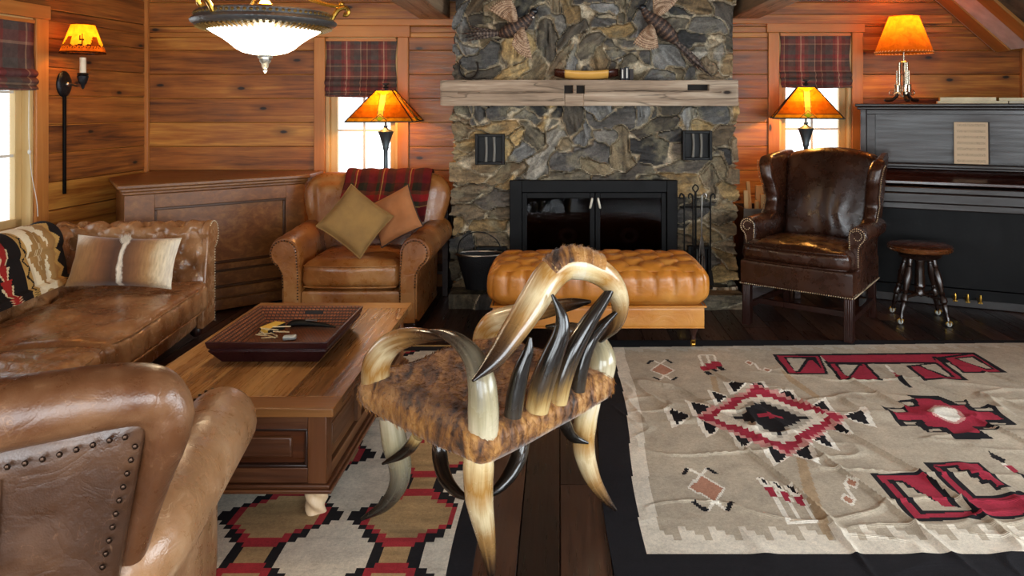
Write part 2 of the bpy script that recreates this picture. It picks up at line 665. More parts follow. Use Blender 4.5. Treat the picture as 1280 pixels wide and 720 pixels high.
FWIN = [(-3.3, -1.75, .5, 2.1), (-1.45, .35, .08, 2.1), (.65, 3.3, .5, 2.1)]
m = M()
xs = [-4.3] + [k for w in FWIN for k in w[:2]] + [RIGHT_X + .1]
for i in range(0, len(xs), 2):
    m.bb(xs[i], xs[i + 1], FRONT_Y - .1, FRONT_Y, 0, CEIL_Z)
for w in FWIN:
    m.bb(w[0], w[1], FRONT_Y - .1, FRONT_Y, 0, w[2])
    m.bb(w[0], w[1], FRONT_Y - .1, FRONT_Y, w[3], CEIL_Z)
tag(m.build('wall_front', MT['plank'], bevel=.004, segs=1), kind='structure')


def window(n, w, xf, trim_w=.085, sash_split=True, head_over=.012, cols=2, rows=3, mull=True):
    """casing, jambs, sash and glass of one window; frame: x along wall, y outwards, z up"""
    r = thing('window_%d' % n, None, None, kind='structure')
    r.matrix_world = xf
    x0, x1, z0, z1 = w
    m = M()
    m.bb(x0 - trim_w, x0, -.022, 0, z0 - .06, z1)
    m.bb(x1, x1 + trim_w, -.022, 0, z0 - .06, z1)
    m.build('window_frame', MT['trim'], r, bevel=.004)
    m = M()
    m.bb(x0 - trim_w - head_over, x1 + trim_w + head_over, -.028, 0, z1, z1 + .088)
    m.bb(x0 - trim_w - .03, x1 + trim_w + .03, -.06, .03, z0 - .03, z0)
    m.bb(x0 - trim_w, x1 + trim_w, -.022, 0, z0 - .12, z0 - .03)
    m.build('window_sill', MT['trimx'], r, bevel=.004)
    m = M()
    m.bb(x0, x0 + .022, 0, .115, z0, z1)
    m.bb(x1 - .022, x1, 0, .115, z0, z1)
    m.bb(x0, x1, 0, .115, z1 - .02, z1)
    m.bb(x0, x1, 0, .115, z0, z0 + .02)
    a, b, c, d = x0 + .022, x1 - .022, z0 + .02, z1 - .02
    m.bb(a, a + .05, .06, .10, c, d)
    m.bb(b - .05, b, .06, .10, c, d)
    m.bb(a, b, .06, .10, c, c + .05)
    m.bb(a, b, .06, .10, d - .05, d)
    m.build('window_jamb', MT['sash'], r, bevel=.003)
    m = M()
    a, b, c, d = a + .05, b - .05, c + .05, d - .05
    for i in range(1, cols):
        xx = a + (b - a) * i / cols
        m.bb(xx - .008, xx + .008, .07, .09, c, d)
    for i in range(1, rows):
        zz = c + (d - c) * i / rows
        m.bb(a, b, .071, .089, zz - .008, zz + .008)
    m.build('muntin', MT['white_paint'], r)
    m = M()
    m.bb(a - .01, b + .01, .078, .082, c - .01, d + .01)
    m.build('pane', MT['glass'], r)
    return r


BWM = Matrix.Translation((0, BACK_Y, 0))
window(1, WIN1, LWM, .10)
window(2, WIN2, BWM)
window(3, WIN3, BWM)
for i, w in enumerate(FWIN):
    rot = Matrix.Translation((0, FRONT_Y, 0)) @ Matrix.Rotation(PI, 4, 'Z')
    window(4 + i, (-w[1], -w[0], w[2], w[3]), rot, cols=3)
rot = Matrix.Translation((RIGHT_X, 0, 0)) @ Matrix.Rotation(-PI / 2, 4, 'Z')
window(7, (-RWIN[1], -RWIN[0], RWIN[2], RWIN[3]), rot, cols=4)

# trims
m = M()
m.bb(-1.74, -.80, BACK_Y - .03, BACK_Y - .001, 2.000, 2.050)
tag(m.build('trim_1', MT['trimx'], bevel=.004), kind='structure')
m = M()
m.bb(1.28, 3.0, BACK_Y - .03, BACK_Y - .001, 2.012, 2.085)
tag(m.build('trim_2', MT['plank'], bevel=.004), kind='structure')
m = M()
m.bb(-3.185, -3.150, BACK_Y - .035, BACK_Y - .001, 0, CEIL_Z)
tag(m.build('trim_3', MT['trim'], bevel=.004), kind='structure')
m = M()
m.bb(3.53, 3.575, BACK_Y - .04, BACK_Y - .001, 0, CEIL_Z)
tag(m.build('trim_4', MT['trim'], bevel=.004), kind='structure')
m = M()
m.bb(-3.1, -.8, BACK_Y - .018, BACK_Y - .001, 0, .12)
m.bb(1.3, 3.5, BACK_Y - .018, BACK_Y - .001, 0, .12)
tag(m.build('baseboard_back', MT['trimx'], bevel=.004), kind='structure')

# two ceiling beams that run towards the camera on either side of the chimney
for i, (a, b) in enumerate(((-1.075, -.842), (1.305, 1.52))):
    m = M()
    m.bb(a, b, FRONT_Y, BACK_Y - .032, 2.052, CEIL_Z - .002)
    o = m.build('beam_%d' % (i + 1), MT['beam'], bevel=.008)
    tag(o, kind='structure')

# sloping attic ceiling over the piano: tan boards with plastered and dark panels between
MT['plaster'] = plain('grey plaster', '#c6beb8', .85, 0, .3, 150)
MT['moss'] = plain('dark textured panel', '#4a4636', .95, 0, .9, 160, .45)
MT['stringer'] = wood('tan rafter board', ('#6e4418', '#96642c', '#b98746'), 'x', .5, .6, 0, .1, .15)
org = px(1165, 0, BACK_Y)


def slope(name, mt, y0, y1, n0, n1, L0=-.85, L1=.62, bev=.003):
    m = M()
    m.bb(L0, L1, y0, y1, n0, n1)
    o = m.build(name, mt, bevel=bev)
    o.matrix_world = Matrix.Translation((org.x, 0, org.z)) @ Matrix.Rotation(math.atan(.87), 4, 'Y')
    return tag(o, kind='structure')


slope('trim_5', MT['plaster'], 5.85, 5.895, .012, .05)
slope('trim_6', MT['stringer'], 5.678, 5.853, 0, .05)
slope('ceiling_slope_plaster', MT['plaster'], 5.415, 5.677, .012, .05)
slope('trim_7', MT['stringer'], 5.25, 5.414, 0, .05)
slope('ceiling_slope_panel', MT['moss'], 3.6, 5.249, .02, .05)
# ------------------------------------------------------------------ stone fireplace
STONE_Y = 5.48
t = NT('fieldstone')
a_ = t.n('VertexColor', layer_name='Col')
v_ = t.obj()
n1 = t.noise(v_, 22, 7, .7, .6)
n2 = t.noise(v_, 90, 4, .6)
k_ = t.math('ADD', t.math('MULTIPLY', n1, .65), t.math('MULTIPLY', n2, .35))
g_ = t.gr(k_, .34, .66, .35, 1.75)
t.p(Base_Color=t.mix(1.0, a_.outputs[0], t.n('CombineColor', {0: g_, 1: g_, 2: g_}).outputs[0], 'MULTIPLY'), Roughness=t.gr(n1, .3, .7, .5, .85), Normal=t.bump(k_, 1.0, .02))
MT['stone'] = t.m


def stone_field(S, Z, seed, cell=.17, mode=None, warm=None):
    """irregular laid stone: returns height (m) and colour for each sample"""
    rg = np.random.RandomState(seed)
    s0, s1, z0, z1 = S.min(), S.max(), Z.min(), Z.max()
    seeds = []
    ns, nz = int((s1 - s0) / cell) + 2, int((z1 - z0) / cell) + 2
    for i in range(ns):
        for j in range(nz):
            if rg.rand() < .12:
                continue
            seeds.append((s0 + (i + rg.uniform(-.1, 1.1)) * cell, z0 + (j + rg.uniform(-.1, 1.1)) * cell))
    W = .05
    Sw = S + W * (fbm(S * 7, Z * 7, 3, 11) - .5) * 2
    Zw = Z + W * (fbm(S * 7, Z * 7, 3, 23) - .5) * 2
    d1 = np.full(S.shape, 9.0)
    d2 = np.full(S.shape, 9.0)
    idx = np.zeros(S.shape, int)
    par = []
    for i, (a, b) in enumerate(seeds):
        low = b < .86
        an = rg.normal(0, .22) if low else rg.choice([rg.normal(0, .3), rg.normal(1.57, .35), rg.uniform(-1, 1)], p=[.3, .35, .35])
        e = rg.uniform(1.3, 2.1)
        wgt = rg.uniform(.8, 1.2)
        par.append((an, e))
        dx, dz = Sw - a, Zw - b
        p = (dx * math.cos(an) + dz * math.sin(an)) / e
        q = (-dx * math.sin(an) + dz * math.cos(an)) * e
        d = (np.abs(p) ** 2.6 + np.abs(q) ** 2.6) ** (1 / 2.6) * wgt
        m1 = d < d1
        d2 = np.where(m1, d1, np.minimum(d2, d))
        d1 = np.where(m1, d, d1)
        idx = np.where(m1, i, idx)
    edge = d2 - d1 + .012 * (fbm(S * 40, Z * 40, 2, 5) - .5)
    tt = np.clip((edge - .002) / .016, 0, 1)
    h = tt * tt * (3 - 2 * tt)
    pal = [lin(c) for c in ('#4a4743', '#5a5956', '#74736f', '#5e5646', '#70624a', '#857258', '#4a4338', '#363432', '#827c70', '#66625a')]
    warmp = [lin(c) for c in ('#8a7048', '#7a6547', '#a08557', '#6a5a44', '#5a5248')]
    mort = np.array(lin('#b8aa90')[:3])
    n = len(seeds)
    cols = np.zeros((n, 3))
    bias = np.zeros(n)
    tilt = rg.uniform(-.12, .12, (n, 2))
    for i in range(n):
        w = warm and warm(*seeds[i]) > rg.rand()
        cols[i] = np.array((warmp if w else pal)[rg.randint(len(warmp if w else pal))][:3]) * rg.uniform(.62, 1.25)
        bias[i] = rg.uniform(.55, 1.15)
    an = np.array([p_[0] for p_ in par])[idx]
    cx = np.array([s_[0] for s_ in seeds])[idx]
    cz = np.array([s_[1] for s_ in seeds])[idx]
    along = (S - cx) * np.cos(an) + (Z - cz) * np.sin(an)
    across = -(S - cx) * np.sin(an) + (Z - cz) * np.cos(an)
    st = fbm(along * 6 + idx * 3.7, across * 42 + idx * 1.3, 4, 31)
    st2 = fbm(along * 10 + idx * 2.1, across * 90, 2, 47)
    H = h * (.046 * bias[idx] + tilt[idx, 0] * (S - cx) + tilt[idx, 1] * (Z - cz) + .042 * (st - .5) + .008 * (st2 - .5))
    H = np.clip(H, -.03, .055)
    C = cols[idx] * (.05 + 1.95 * st)[..., None]
    lichen = np.clip((fbm(S * 9, Z * 9, 4, 77) - .56) * 6, 0, 1)[..., None] * .45
    C = C * (1 - lichen) + np.array(lin('#8d8468')[:3]) * lichen
    C = C * h[..., None] + (mort * (.75 + .6 * fbm(S * 30, Z * 30, 3, 3))[..., None]) * (1 - h[..., None])
    return H, C


fp = thing('fireplace', 'tall rough stone chimney and fireplace standing between the two windows', 'fireplace', (0, 0, 0))
CX0, CX1 = -.745, 1.232
side = BACK_Y - .012 - STONE_Y
step = .0085
path = side * 2 + (CX1 - CX0)
ns, nz = int(path / step), int((CEIL_Z - .004) / step)
sv = np.linspace(0, path, ns + 1)
zv = np.linspace(0, CEIL_Z - .004, nz + 1)
S_, Z_ = np.meshgrid(sv, zv)


def lamp_warm_at(s_, z_):  # low edge stones: warmer stone, with lamp glow put into the colour
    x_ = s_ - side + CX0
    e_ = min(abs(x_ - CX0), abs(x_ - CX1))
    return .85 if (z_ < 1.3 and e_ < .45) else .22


H_, C_ = stone_field(S_, Z_, 5, .158, warm=lamp_warm_at)
m = M()
vs_, fs_, cs_ = [], [], []
for j in range(nz + 1):
    for i in range(ns + 1):
        s_, z_ = sv[i], zv[j]
        inset = .02 if z_ > 1.47 else 0
        h_ = H_[j, i]
        if s_ < side:
            vs_.append((CX0 + inset - h_ + .015, BACK_Y - .012 - s_ - (h_ if s_ > side - .02 else 0), z_))
        elif s_ > path - side:
            vs_.append((CX1 - inset + h_ - .015, STONE_Y + (s_ - (path - side)) - (h_ if s_ < path - side + .02 else 0), z_))
        else:
            vs_.append((CX0 + s_ - side, STONE_Y - h_ + .012, z_))
HX0, HX1, HZ0, HZ1 = -.325, .800, .105, .835
for j in range(nz):
    for i in range(ns):
        x_ = CX0 + sv[i] - side
        if side < sv[i] < path - side and HX0 < x_ < HX1 - step and HZ0 < zv[j] < HZ1 - step:
            continue
        fs_.append((j * (ns + 1) + i, j * (ns + 1) + i + 1, (j + 1) * (ns + 1) + i + 1, (j + 1) * (ns + 1) + i))
        c_ = C_[j, i]
        cs_.append((float(c_[0]), float(c_[1]), float(c_[2]), 1))
m.add(vs_, fs_, None, None, cs_)
m.build('stone_face', MT['stone'], fp, ang=60)

# raised hearth of flat stones
hx, hy = 250, 40
xs_ = np.linspace(-.76, 1.25, hx + 1)
ys_ = np.linspace(0, .40, hy + 1)
XS, YS = np.meshgrid(xs_, ys_)
Hh, Ch = stone_field(XS, YS + 3, 9, .33)
m = M()
vs_, fs_, cs_ = [], [], []
for j in range(hy + 1):
    for i in range(hx + 1):
        q = ys_[j]
        wob = .02 * (fbm(np.array(xs_[i] * 5), np.array(0.0), 3, 8) - .5)
        if q < .105:
            yy, zz = 5.235 + wob - .012 * math.sin(q / .105 * PI) - Hh[j, i] * .5, q
        else:
            yy, zz = 5.235 + wob * (1 - (q - .105) / .295) + (q - .105), .092 + Hh[j, i] * .4
        vs_.append((xs_[i], float(yy), float(zz)))
for j in range(hy):
    for i in range(hx):
        fs_.append((j * (hx + 1) + i, j * (hx + 1) + i + 1, (j + 1) * (hx + 1) + i + 1, (j + 1) * (hx + 1) + i))
        c_ = Ch[j, i]
        cs_.append((float(c_[0]), float(c_[1]), float(c_[2]), 1))
m.add(vs_, fs_, None, None, cs_)
for xe in (-.76, 1.25):
    m.add([(xe, 5.235, 0), (xe, 5.53, 0), (xe, 5.53, .1), (xe, 5.235, .1)], [(0, 1, 2, 3)], None, None, [tuple(lin('#4e473c'))])
m.build('hearth', MT['stone'], fp, ang=60)

# firebox, black steel surround and glass doors
MT['soot'] = plain('sooty firebrick', '#0b0a09', .9, 0, .4, 40)
m = M()
m.bb(HX0 - .01, HX1 + .01, 5.84, 5.86, .09, .85)
m.bb(HX0 - .02, HX0, 5.46, 5.86, .09, .85)
m.bb(HX1, HX1 + .02, 5.46, 5.86, .09, .85)
m.bb(HX0, HX1, 5.46, 5.86, .835, .86)
m.bb(HX0, HX1, 5.46, 5.86, .085, .105)
m.build('firebox', MT['soot'], fp)
m = M()
fx0, fx1, fz1 = -.355, .828, .862
m.bb(fx0, fx0 + .085, 5.405, 5.47, .1, fz1)
m.bb(fx1 - .075, fx1, 5.405, 5.47, .1, fz1)
m.bb(fx0 + .085, fx1 - .075, 5.405, 5.47, fz1 - .085, fz1)
m.bb(fx0 + .085, fx1 - .075, 5.405, 5.47, .1, .17)
m.build('surround', MT['black_paint'], fp, bevel=.004)
mid_ = .247
for a, b, hs in ((fx0 + .088, mid_ - .003, -1), (mid_ + .003, fx1 - .078, 1)):
    m = M()
    m.bb(a, a + .034, 5.42, 5.45, .172, fz1 - .088)
    m.bb(b - .034, b, 5.42, 5.45, .172, fz1 - .088)
    m.bb(a + .034, b - .034, 5.42, 5.45, fz1 - .128, fz1 - .088)
    m.bb(a + .034, b - .034, 5.42, 5.45, .172, .212)
    dr = m.build('glass_door', MT['black_paint'], fp, bevel=.003)
    m = M()
    m.bb(a + .03, b - .03, 5.433, 5.438, .205, fz1 - .12)
    m.build('door_glass', glass_mat('smoked door glass', (.42, .42, .45, 1), .012), dr)
    m = M()
    xh = mid_ + hs * .022
    m.tube([(xh, 5.42, .735), (xh - hs * .0, 5.395, .73), (xh + hs * .012, 5.395, .675), (xh + hs * .014, 5.42, .67)], [.005, .008, .008, .005], 8, sub=3)
    tag(m.build('door_handle', plain('cream porcelain', '#d8d2c0', .3), dr), 'pale door handle')
# small cast vents let into the stone
for x0, x1, z0, z1 in ((-.598, -.390, .973, 1.189), (.862, 1.070, 1.005, 1.212), (-.590, -.378, .20, .395), (.90, 1.06, .20, .40)):
    m = M()
    yv = 5.395
    m.bb(x0, x0 + .02, yv, 5.475, z0, z1)
    m.bb(x1 - .02, x1, yv, 5.475, z0, z1)
    m.bb(x0 + .02, x1 - .02, yv, 5.475, z1 - .02, z1)
    m.bb(x0 + .02, x1 - .02, yv, 5.475, z0, z0 + .02)
    m.bb(x0, x1, 5.432, 5.442, z0, z1)
    vg = m.build('vent_frame', MT['black_iron'], fp, bevel=.003)
    m = M()
    w_ = (x1 - x0 - .04) / 3
    for k in (1, 2):
        xx = x0 + .02 + w_ * k
        m.tube([(xx, 5.42, z0 + .02), (xx + .004, 5.416, (z0 + z1) / 2), (xx, 5.42, z1 - .02)], [.013, .011, .013], 8, sub=4, flat=.8)
    tag(m.build('vent_bar', plain('grey firebrick', '#77746c', .8, 0, .4), vg), 'grey brick bar')

# andirons and burnt logs behind the glass
for i, (xx, lab) in enumerate(((.055, 'black ring-topped andiron behind the left glass door of the fireplace'), (.50, 'black ring-topped andiron behind the right glass door of the fireplace'))):
    t_ = thing('andiron', lab, 'andiron', (xx, 5.56, .121))
    m = M()
    m.tube([(0, 0, 0), (0, 0, .28)], [.02, .016], 10)
    m.tube([(-.08, 0, 0), (-.04, 0, .05), (0, 0, .07), (.04, 0, .05), (.08, 0, 0)], .013, 8, sub=4)
    m.build('post', MT['black_iron'], t_)
    m = M()
    m.grid(lambda u, v: ((.042 + .017 * math.cos(v * 2 * PI)) * math.cos(u * 2 * PI) * 1.2, .017 * math.sin(v * 2 * PI), .325 + (.042 + .017 * math.cos(v * 2 * PI)) * math.sin(u * 2 * PI)), 24, 10, True, True)
    tag(m.build('ring', plain('rusty ring', '#5a3c2c', .7, .3), t_), 'rust brown ring')
    m = M()
    m.tube([(0, .016, .06), (0, .24, .06)], .013, 8)
    m.bb(-.012, .012, .22, .245, 0, .07)
    m.build('log_bar', MT['black_iron'], t_)
MT['log'] = wood('split log', ('#2a1a10', '#5a3d26', '#8a6844'), 'x', .85, 1.1, 0, .3, .6)
m = M()
m.tube([(-.21, 0, 0), (0, .008, .004), (.22, 0, 0)], [.05, .055, .045], 12, sub=4, wob=.06)
tag(m.build('firewood_log', MT['log'], loc=(.275, 5.69, .252)), 'charred split log lying across the andirons inside the fireplace', 'log')

# mantel beam
mn = thing('mantel_shelf', 'thick weathered grey timber mantel with dark mortise holes across the chimney', 'mantel')
bx0, bx1, by0, by1, bz0, bz1 = -.815, 1.214, 5.225, 5.428, 1.388, 1.563
per = [(by1, bz0, 0), (by0, bz0, 0), (by0, bz1, 1), (by1, bz1, 0)]
nu_, nf = 410, 36


def mantel_fn(u, v):
    x = bx0 + (bx1 - bx0) * u
    q = v * 4
    k = int(min(3, q))
    f = q - k
    y0_, z0_ = per[k][0], per[k][1]
    y1_, z1_ = per[(k + 1) % 4][0], per[(k + 1) % 4][1]
    y, z = y0_ + (y1_ - y0_) * f, z0_ + (z1_ - z0_) * f
    w = mnoise.noise((x * 3, z * 9, 1.3)) * .006 + mnoise.noise((x * 11, z * 30, 4)) * .003
    if k == 0:
        z += w + mnoise.noise((x * 5, 0, 7)) * .006
    elif k == 2:
        z += w * .6
    elif k == 1:
        y += w
        zc = 1.483 + .006 * math.sin(x * 3) + .006 * mnoise.noise((x * 8, 2, 0))
        if -.70 < x < 1.1:
            y += .022 * max(0, 1 - abs(z - zc) / .006) * (.35 + .65 * abs(mnoise.noise((x * 2, 5, 5)) * 2))
        for a, b, c, d in ((.027, .088, 1.474, 1.527), (.112, .165, 1.474, 1.527), (.868, 1.016, 1.492, 1.530)):
            if a < x < b and c < z < d:
                y += .06
        if abs(x - .03) < .003 or abs(x - .16) < .003:
            if z < 1.474:
                y += .006
    e = min(u, 1 - u) * (bx1 - bx0)
    if e < .012:
        s = 1 - .05 * (1 - e / .012)
        y = (by0 + by1) / 2 + (y - (by0 + by1) / 2) * s
        z = (bz0 + bz1) / 2 + (z - (bz0 + bz1) / 2) * s
    return (x, y, z)


m = M()
m.grid(mantel_fn, nu_, nf * 4, False, True)
for u in (0, 1):
    b = len(m.v)
    ring = [mantel_fn(u, k / (nf * 4)) for k in range(nf * 4)]
    m.add(ring, [tuple(range(nf * 4)) if u == 0 else tuple(reversed(range(nf * 4)))])
m.build('beam', MT['mantel'], mn, ang=35)
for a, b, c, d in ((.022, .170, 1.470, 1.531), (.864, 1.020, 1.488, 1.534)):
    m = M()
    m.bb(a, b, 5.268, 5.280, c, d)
    tag(m.build('mortise', plain('dark mortise', '#1a1410', .9), mn), 'dark plate painting the shade in the mortise hole')  # dark plate set in the recess to paint its shade

# things on the mantel
MT['bowl'] = wood('golden turned wood', ('#a8722c', '#d3a04c', '#e6bf74'), 'x', .35, .6, 0, 0, .05)
MT['bowl_dark'] = wood('dark walnut', ('#1e0d08', '#3c1c12', '#5a2e1c'), 'x', .3, .6, 0, 0, .05)


def dish_fn(u, v):
    x = -.22 + .44 * u
    w = max(.02, (1 - abs(2 * u - 1) ** 2.6)) ** .6 * .085
    a = v * PI
    zt = .058 + .02 * abs(2 * u - 1) ** 2
    zb = .03 * abs(2 * u - 1) ** 2
    return (x, -w * math.cos(a), zt - (zt - zb) * math.sin(a) ** .7)


t_ = thing('wooden_dish', 'long golden wooden dish with dark ends on the mantel', 'dish', (.182, 5.33, 1.568))
m = M()
m.grid(lambda u, v: dish_fn(.16 + .68 * u, v), 30, 16)
m.build('bowl', MT['bowl'], t_, solid=.008, smooth=True)
for s0, s1 in ((0.0, .16), (.84, 1.0)):
    m = M()
    m.grid(lambda u, v: dish_fn(s0 + (s1 - s0) * u, v), 10, 16)
    tag(m.build('handle', MT['bowl_dark'], t_, solid=.008), 'dark wooden end')
for i, (xx, hh, lab) in enumerate(((.432, .082, 'small dark book with a pale spine band, upright on the mantel next to the dish'), (.462, .09, 'dark upright book between its two neighbours beside the dish on the mantel'), (.493, .076, 'dark upright book at the end farthest from the dish on the mantel'))):
    t_ = thing('book', lab, 'book', (xx, 5.34, 1.566), 0, 'small books on the mantel')
    m = M()
    m.bb(-.013, -.0105, -.05, .05, 0, hh)
    m.bb(.0105, .013, -.05, .05, 0, hh)
    m.bb(-.013, .013, -.0525, -.05, 0, hh)
    m.build('cover', plain('dark book cloth %d' % i, ('#1c1418', '#14161c', '#20140f')[i], .6), t_, bevel=.0008)
    m = M()
    m.bb(-.0103, .0103, -.0498, .047, .002, hh - .003)
    m.build('pages', plain('book pages %d' % i, '#cfc4a8', .8), t_)
    if i < 2:
        m = M()
        m.bb(-.005, .003, -.0532, -.0527, .012, hh - .01)
        tag(m.build('spine_band', plain('pale band %d' % i, '#d9d6cc', .6), t_), 'pale band')
m = M()
pts = []
for k in range(13):
    a = PI * (.80 + 1.40 * k / 12)
    pts.append((.068 * math.cos(a), -.012 * math.sin(a) - .008, .088 + .076 * math.sin(a)))
m.tube(pts, .0115, 8, sub=3, flat=.55)
o = m.build('horseshoe', plain('rusty dark iron', '#2c2622', .6, .6, .4), loc=(-.645, 5.418, 1.566))
tag(o, 'dark iron horseshoe leaning on the stone at the end of the mantel', 'horseshoe')


# ------------------------------------------------------------------ pheasant mounts
def feather_mat(name, c1, c2, c3, sc=60):
    t = NT(name)
    tc = t.n('TexCoord')
    sp = t.n('SeparateXYZ', {0: tc.outputs['UV']})
    n = t.noise(t.obj(), sc, 4, .7)
    w = t.math('SINE', t.math('ADD', t.math('MULTIPLY', sp.outputs[1], 70.0), t.math('MULTIPLY', n, 5.0)))
    f = t.math('ADD', t.math('MULTIPLY', n, .75), t.math('MULTIPLY', w, .12))
    t.p(Base_Color=t.ramp(f, [(.2, lin(c1)), (.4, lin(c2)), (.62, lin(c3))]), Roughness=.7)
    return t.m


MT['f_body'] = feather_mat('dark speckled plumage', '#140e0c', '#40302a', '#8a6a50', 90)
MT['f_wing'] = feather_mat('tan barred flight feathers', '#6a4f3c', '#a5866a', '#cbb598', 40)
MT['f_tail'] = feather_mat('barred tail feathers', '#1c1614', '#544640', '#8a7c6c', 30)
MT['f_head'] = plain('dark blue green head', '#10161c', .35)


def feather(m, p0, ang, L, wd, y, curve=0.0, lean=0.0):
    """one blade in the x-z plane from p0, slightly cupped"""
    n = 8
    vs, fs, uv = [], [], []
    for i in range(n + 1):
        t = i / n
        a = ang + curve * t
        cx, cz = p0[0] + L * t * math.cos(ang + curve * t / 2), p0[1] + L * t * math.sin(ang + curve * t / 2)
        w = wd * (.45 + .55 * math.sin(PI * min(1, t * 1.1 + .12))) * (1 if t < .85 else max(.15, (1 - t) / .15))
        yy = y - lean * t
        for k, dy in ((-1, .004), (0, 0), (1, .004)):
            vs.append((cx - k * w * math.sin(a), yy + dy, cz + k * w * math.cos(a)))
    for i in range(n):
        for k in range(2):
            a = i * 3 + k
            fs.append((a, a + 1, a + 4, a + 3))
            uv.append(((k / 2, i / n), ((k + 1) / 2, i / n), ((k + 1) / 2, (i + 1) / n), (k / 2, (i + 1) / n)))
    m.add(vs, fs, uv)


def pheasant(name, label, loc, spine, head_dir, wings, tail, scale=1):
    r = thing(name, label, 'taxidermy bird', loc, 0, 'mounted pheasants on the chimney')
    m = M()
    pts = [(a, y, b) for a, y, b, _ in spine]
    m.tube(pts, [k[3] * 1.12 for k in spine], 14, sub=5, flat=.85)
    m.build('body', MT['f_body'], r)
    hp = spine[-1]
    m = M()
    m.ball((hp[0], hp[1], hp[2]), .024, 8, sc=(1.25, 1, 1))
    hd = Vector(head_dir)
    h0 = Vector(hp[:3])
    m.tube([h0 + hd * .018, h0 + hd * .055], [.010, .002], 8)
    tag(m.build('head', MT['f_head'], r), 'dark head with beak')
    m = M()
    k = Vector(spine[-2][:3])
    d_ = (h0 - k).normalized()
    q = k + d_ * (h0 - k).length * .35
    m.tube([q - d_ * .005, q + d_ * .006], [.027, .025], 12)
    tag(m.build('neck_ring', plain('white neck ring', '#d6d0c4', .7), r), 'white neck ring')
    for wi, (p0, a0, a1, nf_, L0, L1, y) in enumerate(wings):
        m = M()
        for layer in range(2):
            for i in range(nf_):
                f = i / (nf_ - 1)
                feather(m, (p0[0] + .02 * f * math.cos(a0), p0[1] + .02 * f * math.sin(a0)), a0 + (a1 - a0) * f, (L0 + (L1 - L0) * f) * (1 if layer == 0 else .55), .024, y - .006 * layer - .0016 * i, .12, .015)
        m.build('wing', MT['f_wing'], r, solid=.0015)
    m = M()
    for (p0, a, L, wd, y, cv) in tail:
        feather(m, p0, a, L, wd, y, cv)
    m.build('tail', MT['f_tail'], r, solid=.0015)
    return r


# left bird: flies to the right, tail out to the left
pheasant('pheasant_mount', 'mounted pheasant with raised tan wing and tail pointing to the window, above the horseshoe', (-.315, 5.345, 1.915),
         [(-.11, .03, -.03, .02), (-.06, .01, -.015, .05), (0, 0, .01, .062), (.06, -.01, .045, .05), (.105, -.02, .085, .028), (.135, -.03, .125, .02)], (.7, -.1, .7),
         [((.02, .05), 2.65, 1.70, 12, .22, .15, -.04), ((.06, .02), -2.15, -1.30, 12, .15, .225, -.045)],
         [((-.08, -.02), PI + .10 * k, .30 - .02 * abs(k), .012, .02 - .004 * k, .02) for k in (-2, -1, 0, 1, 2)] + [((-.1, -.02), PI + .02, .26, .014, .0, 0)])
# right bird: head up to the left, long tail down to the right
pheasant('pheasant_mount', 'mounted pheasant with a white neck ring and long tail slanting down above the mantel', (.66, 5.345, 1.95),
         [(.16, .03, -.13, .018), (.11, .01, -.075, .05), (.05, 0, -.02, .062), (-.01, -.01, .03, .052), (-.06, -.02, .075, .03), (-.088, -.03, .118, .02)], (-.85, -.1, .2),
         [((-.02, -.01), -2.45, -1.30, 13, .185, .15, -.045), ((.02, .05), 1.75, .65, 13, .15, .21, -.02)],
         [((.13, -.10), -.76 + .05 * k, .34 - .03 * abs(k), .013, .01 - .004 * k, -.06) for k in (-2, -1, 0, 1, 2)] + [((.12, -.1), -.74, .395, .014, -.01, -.03)])

# ------------------------------------------------------------------ coal bucket, fire tools, crate with kindling
r = thing('coal_bucket', 'dark oval metal coal bucket with a bail handle on the hearth', 'bucket', (-.548, 5.288, .130))
m = M()
prof = [(.55, 0), (.62, .0), (.70, .06), (.86, .15), (1.0, .232), (1.0, .238), (.95, .236), (.82, .15), (.66, .06), (.55, .02)]
rings = []
for k, z in prof:
    rings.append([(k * .165 * math.cos(a * 2 * PI / 32), k * .090 * math.sin(a * 2 * PI / 32), z) for a in range(32)])
m.loft(rings)
m.build('bucket_body', plain('blackened ribbed metal', '#16171a', .5, .5, .6, 150), r)
m = M()
m.grid(lambda u, v: ((.165 + .008 * math.cos(v * 2 * PI)) * math.cos(u * 2 * PI), (.090 + .008 * math.cos(v * 2 * PI)) * math.sin(u * 2 * PI), .238 + .008 * math.sin(v * 2 * PI)), 36, 8, True, True)
tag(m.build('rim', MT['steel'], r), 'bright metal rim')
m = M()
m.tube([(-.16, 0, .24), (-.13, -.02, .34), (-.02, -.03, .395), (.1, -.02, .35), (.16, 0, .24)], .004, 8, sub=6)
m.build('bail_handle', MT['black_iron'], r)

st = thing('fire_tool_stand', 'black iron tool stand on the hearth right of the glass doors', 'fire tool stand', (.945, 5.335, .122))
m = M()
m.bb(-.11, .11, -.04, .04, 0, .018)
m.build('base', MT['black_iron'], st, bevel=.006)
m = M()
m.tube([(0, .02, .018), (0, .02, .66)], .008, 8)
m.tube([(-.11, .02, .56), (.11, .02, .56)], .006, 8)
for k in range(4):
    xx = -.09 + .06 * k
    m.tube([(xx, .02, .56), (xx, -.012, .555), (xx, -.018, .575)], .0035, 6, sub=3)
m.build('rack', MT['black_iron'], st)
m = M()
m.tube([(0, .02, .66), (-.02, .02, .69), (0, .02, .715), (.02, .02, .69), (0, .02, .66)], .005, 8, sub=4)
m.build('finial_loop', MT['black_iron'], st)
kinds = (('fire_poker', 'poker with a hooked tip hanging at the end of the rack nearest the glass doors'), ('fire_shovel', 'ash shovel hanging second from the glass doors on the iron stand'), ('fire_tongs', 'long steel tongs hanging third from the glass doors on the iron stand'), ('hearth_brush', 'dark hearth brush hanging at the end of the rack nearest the log crate'))
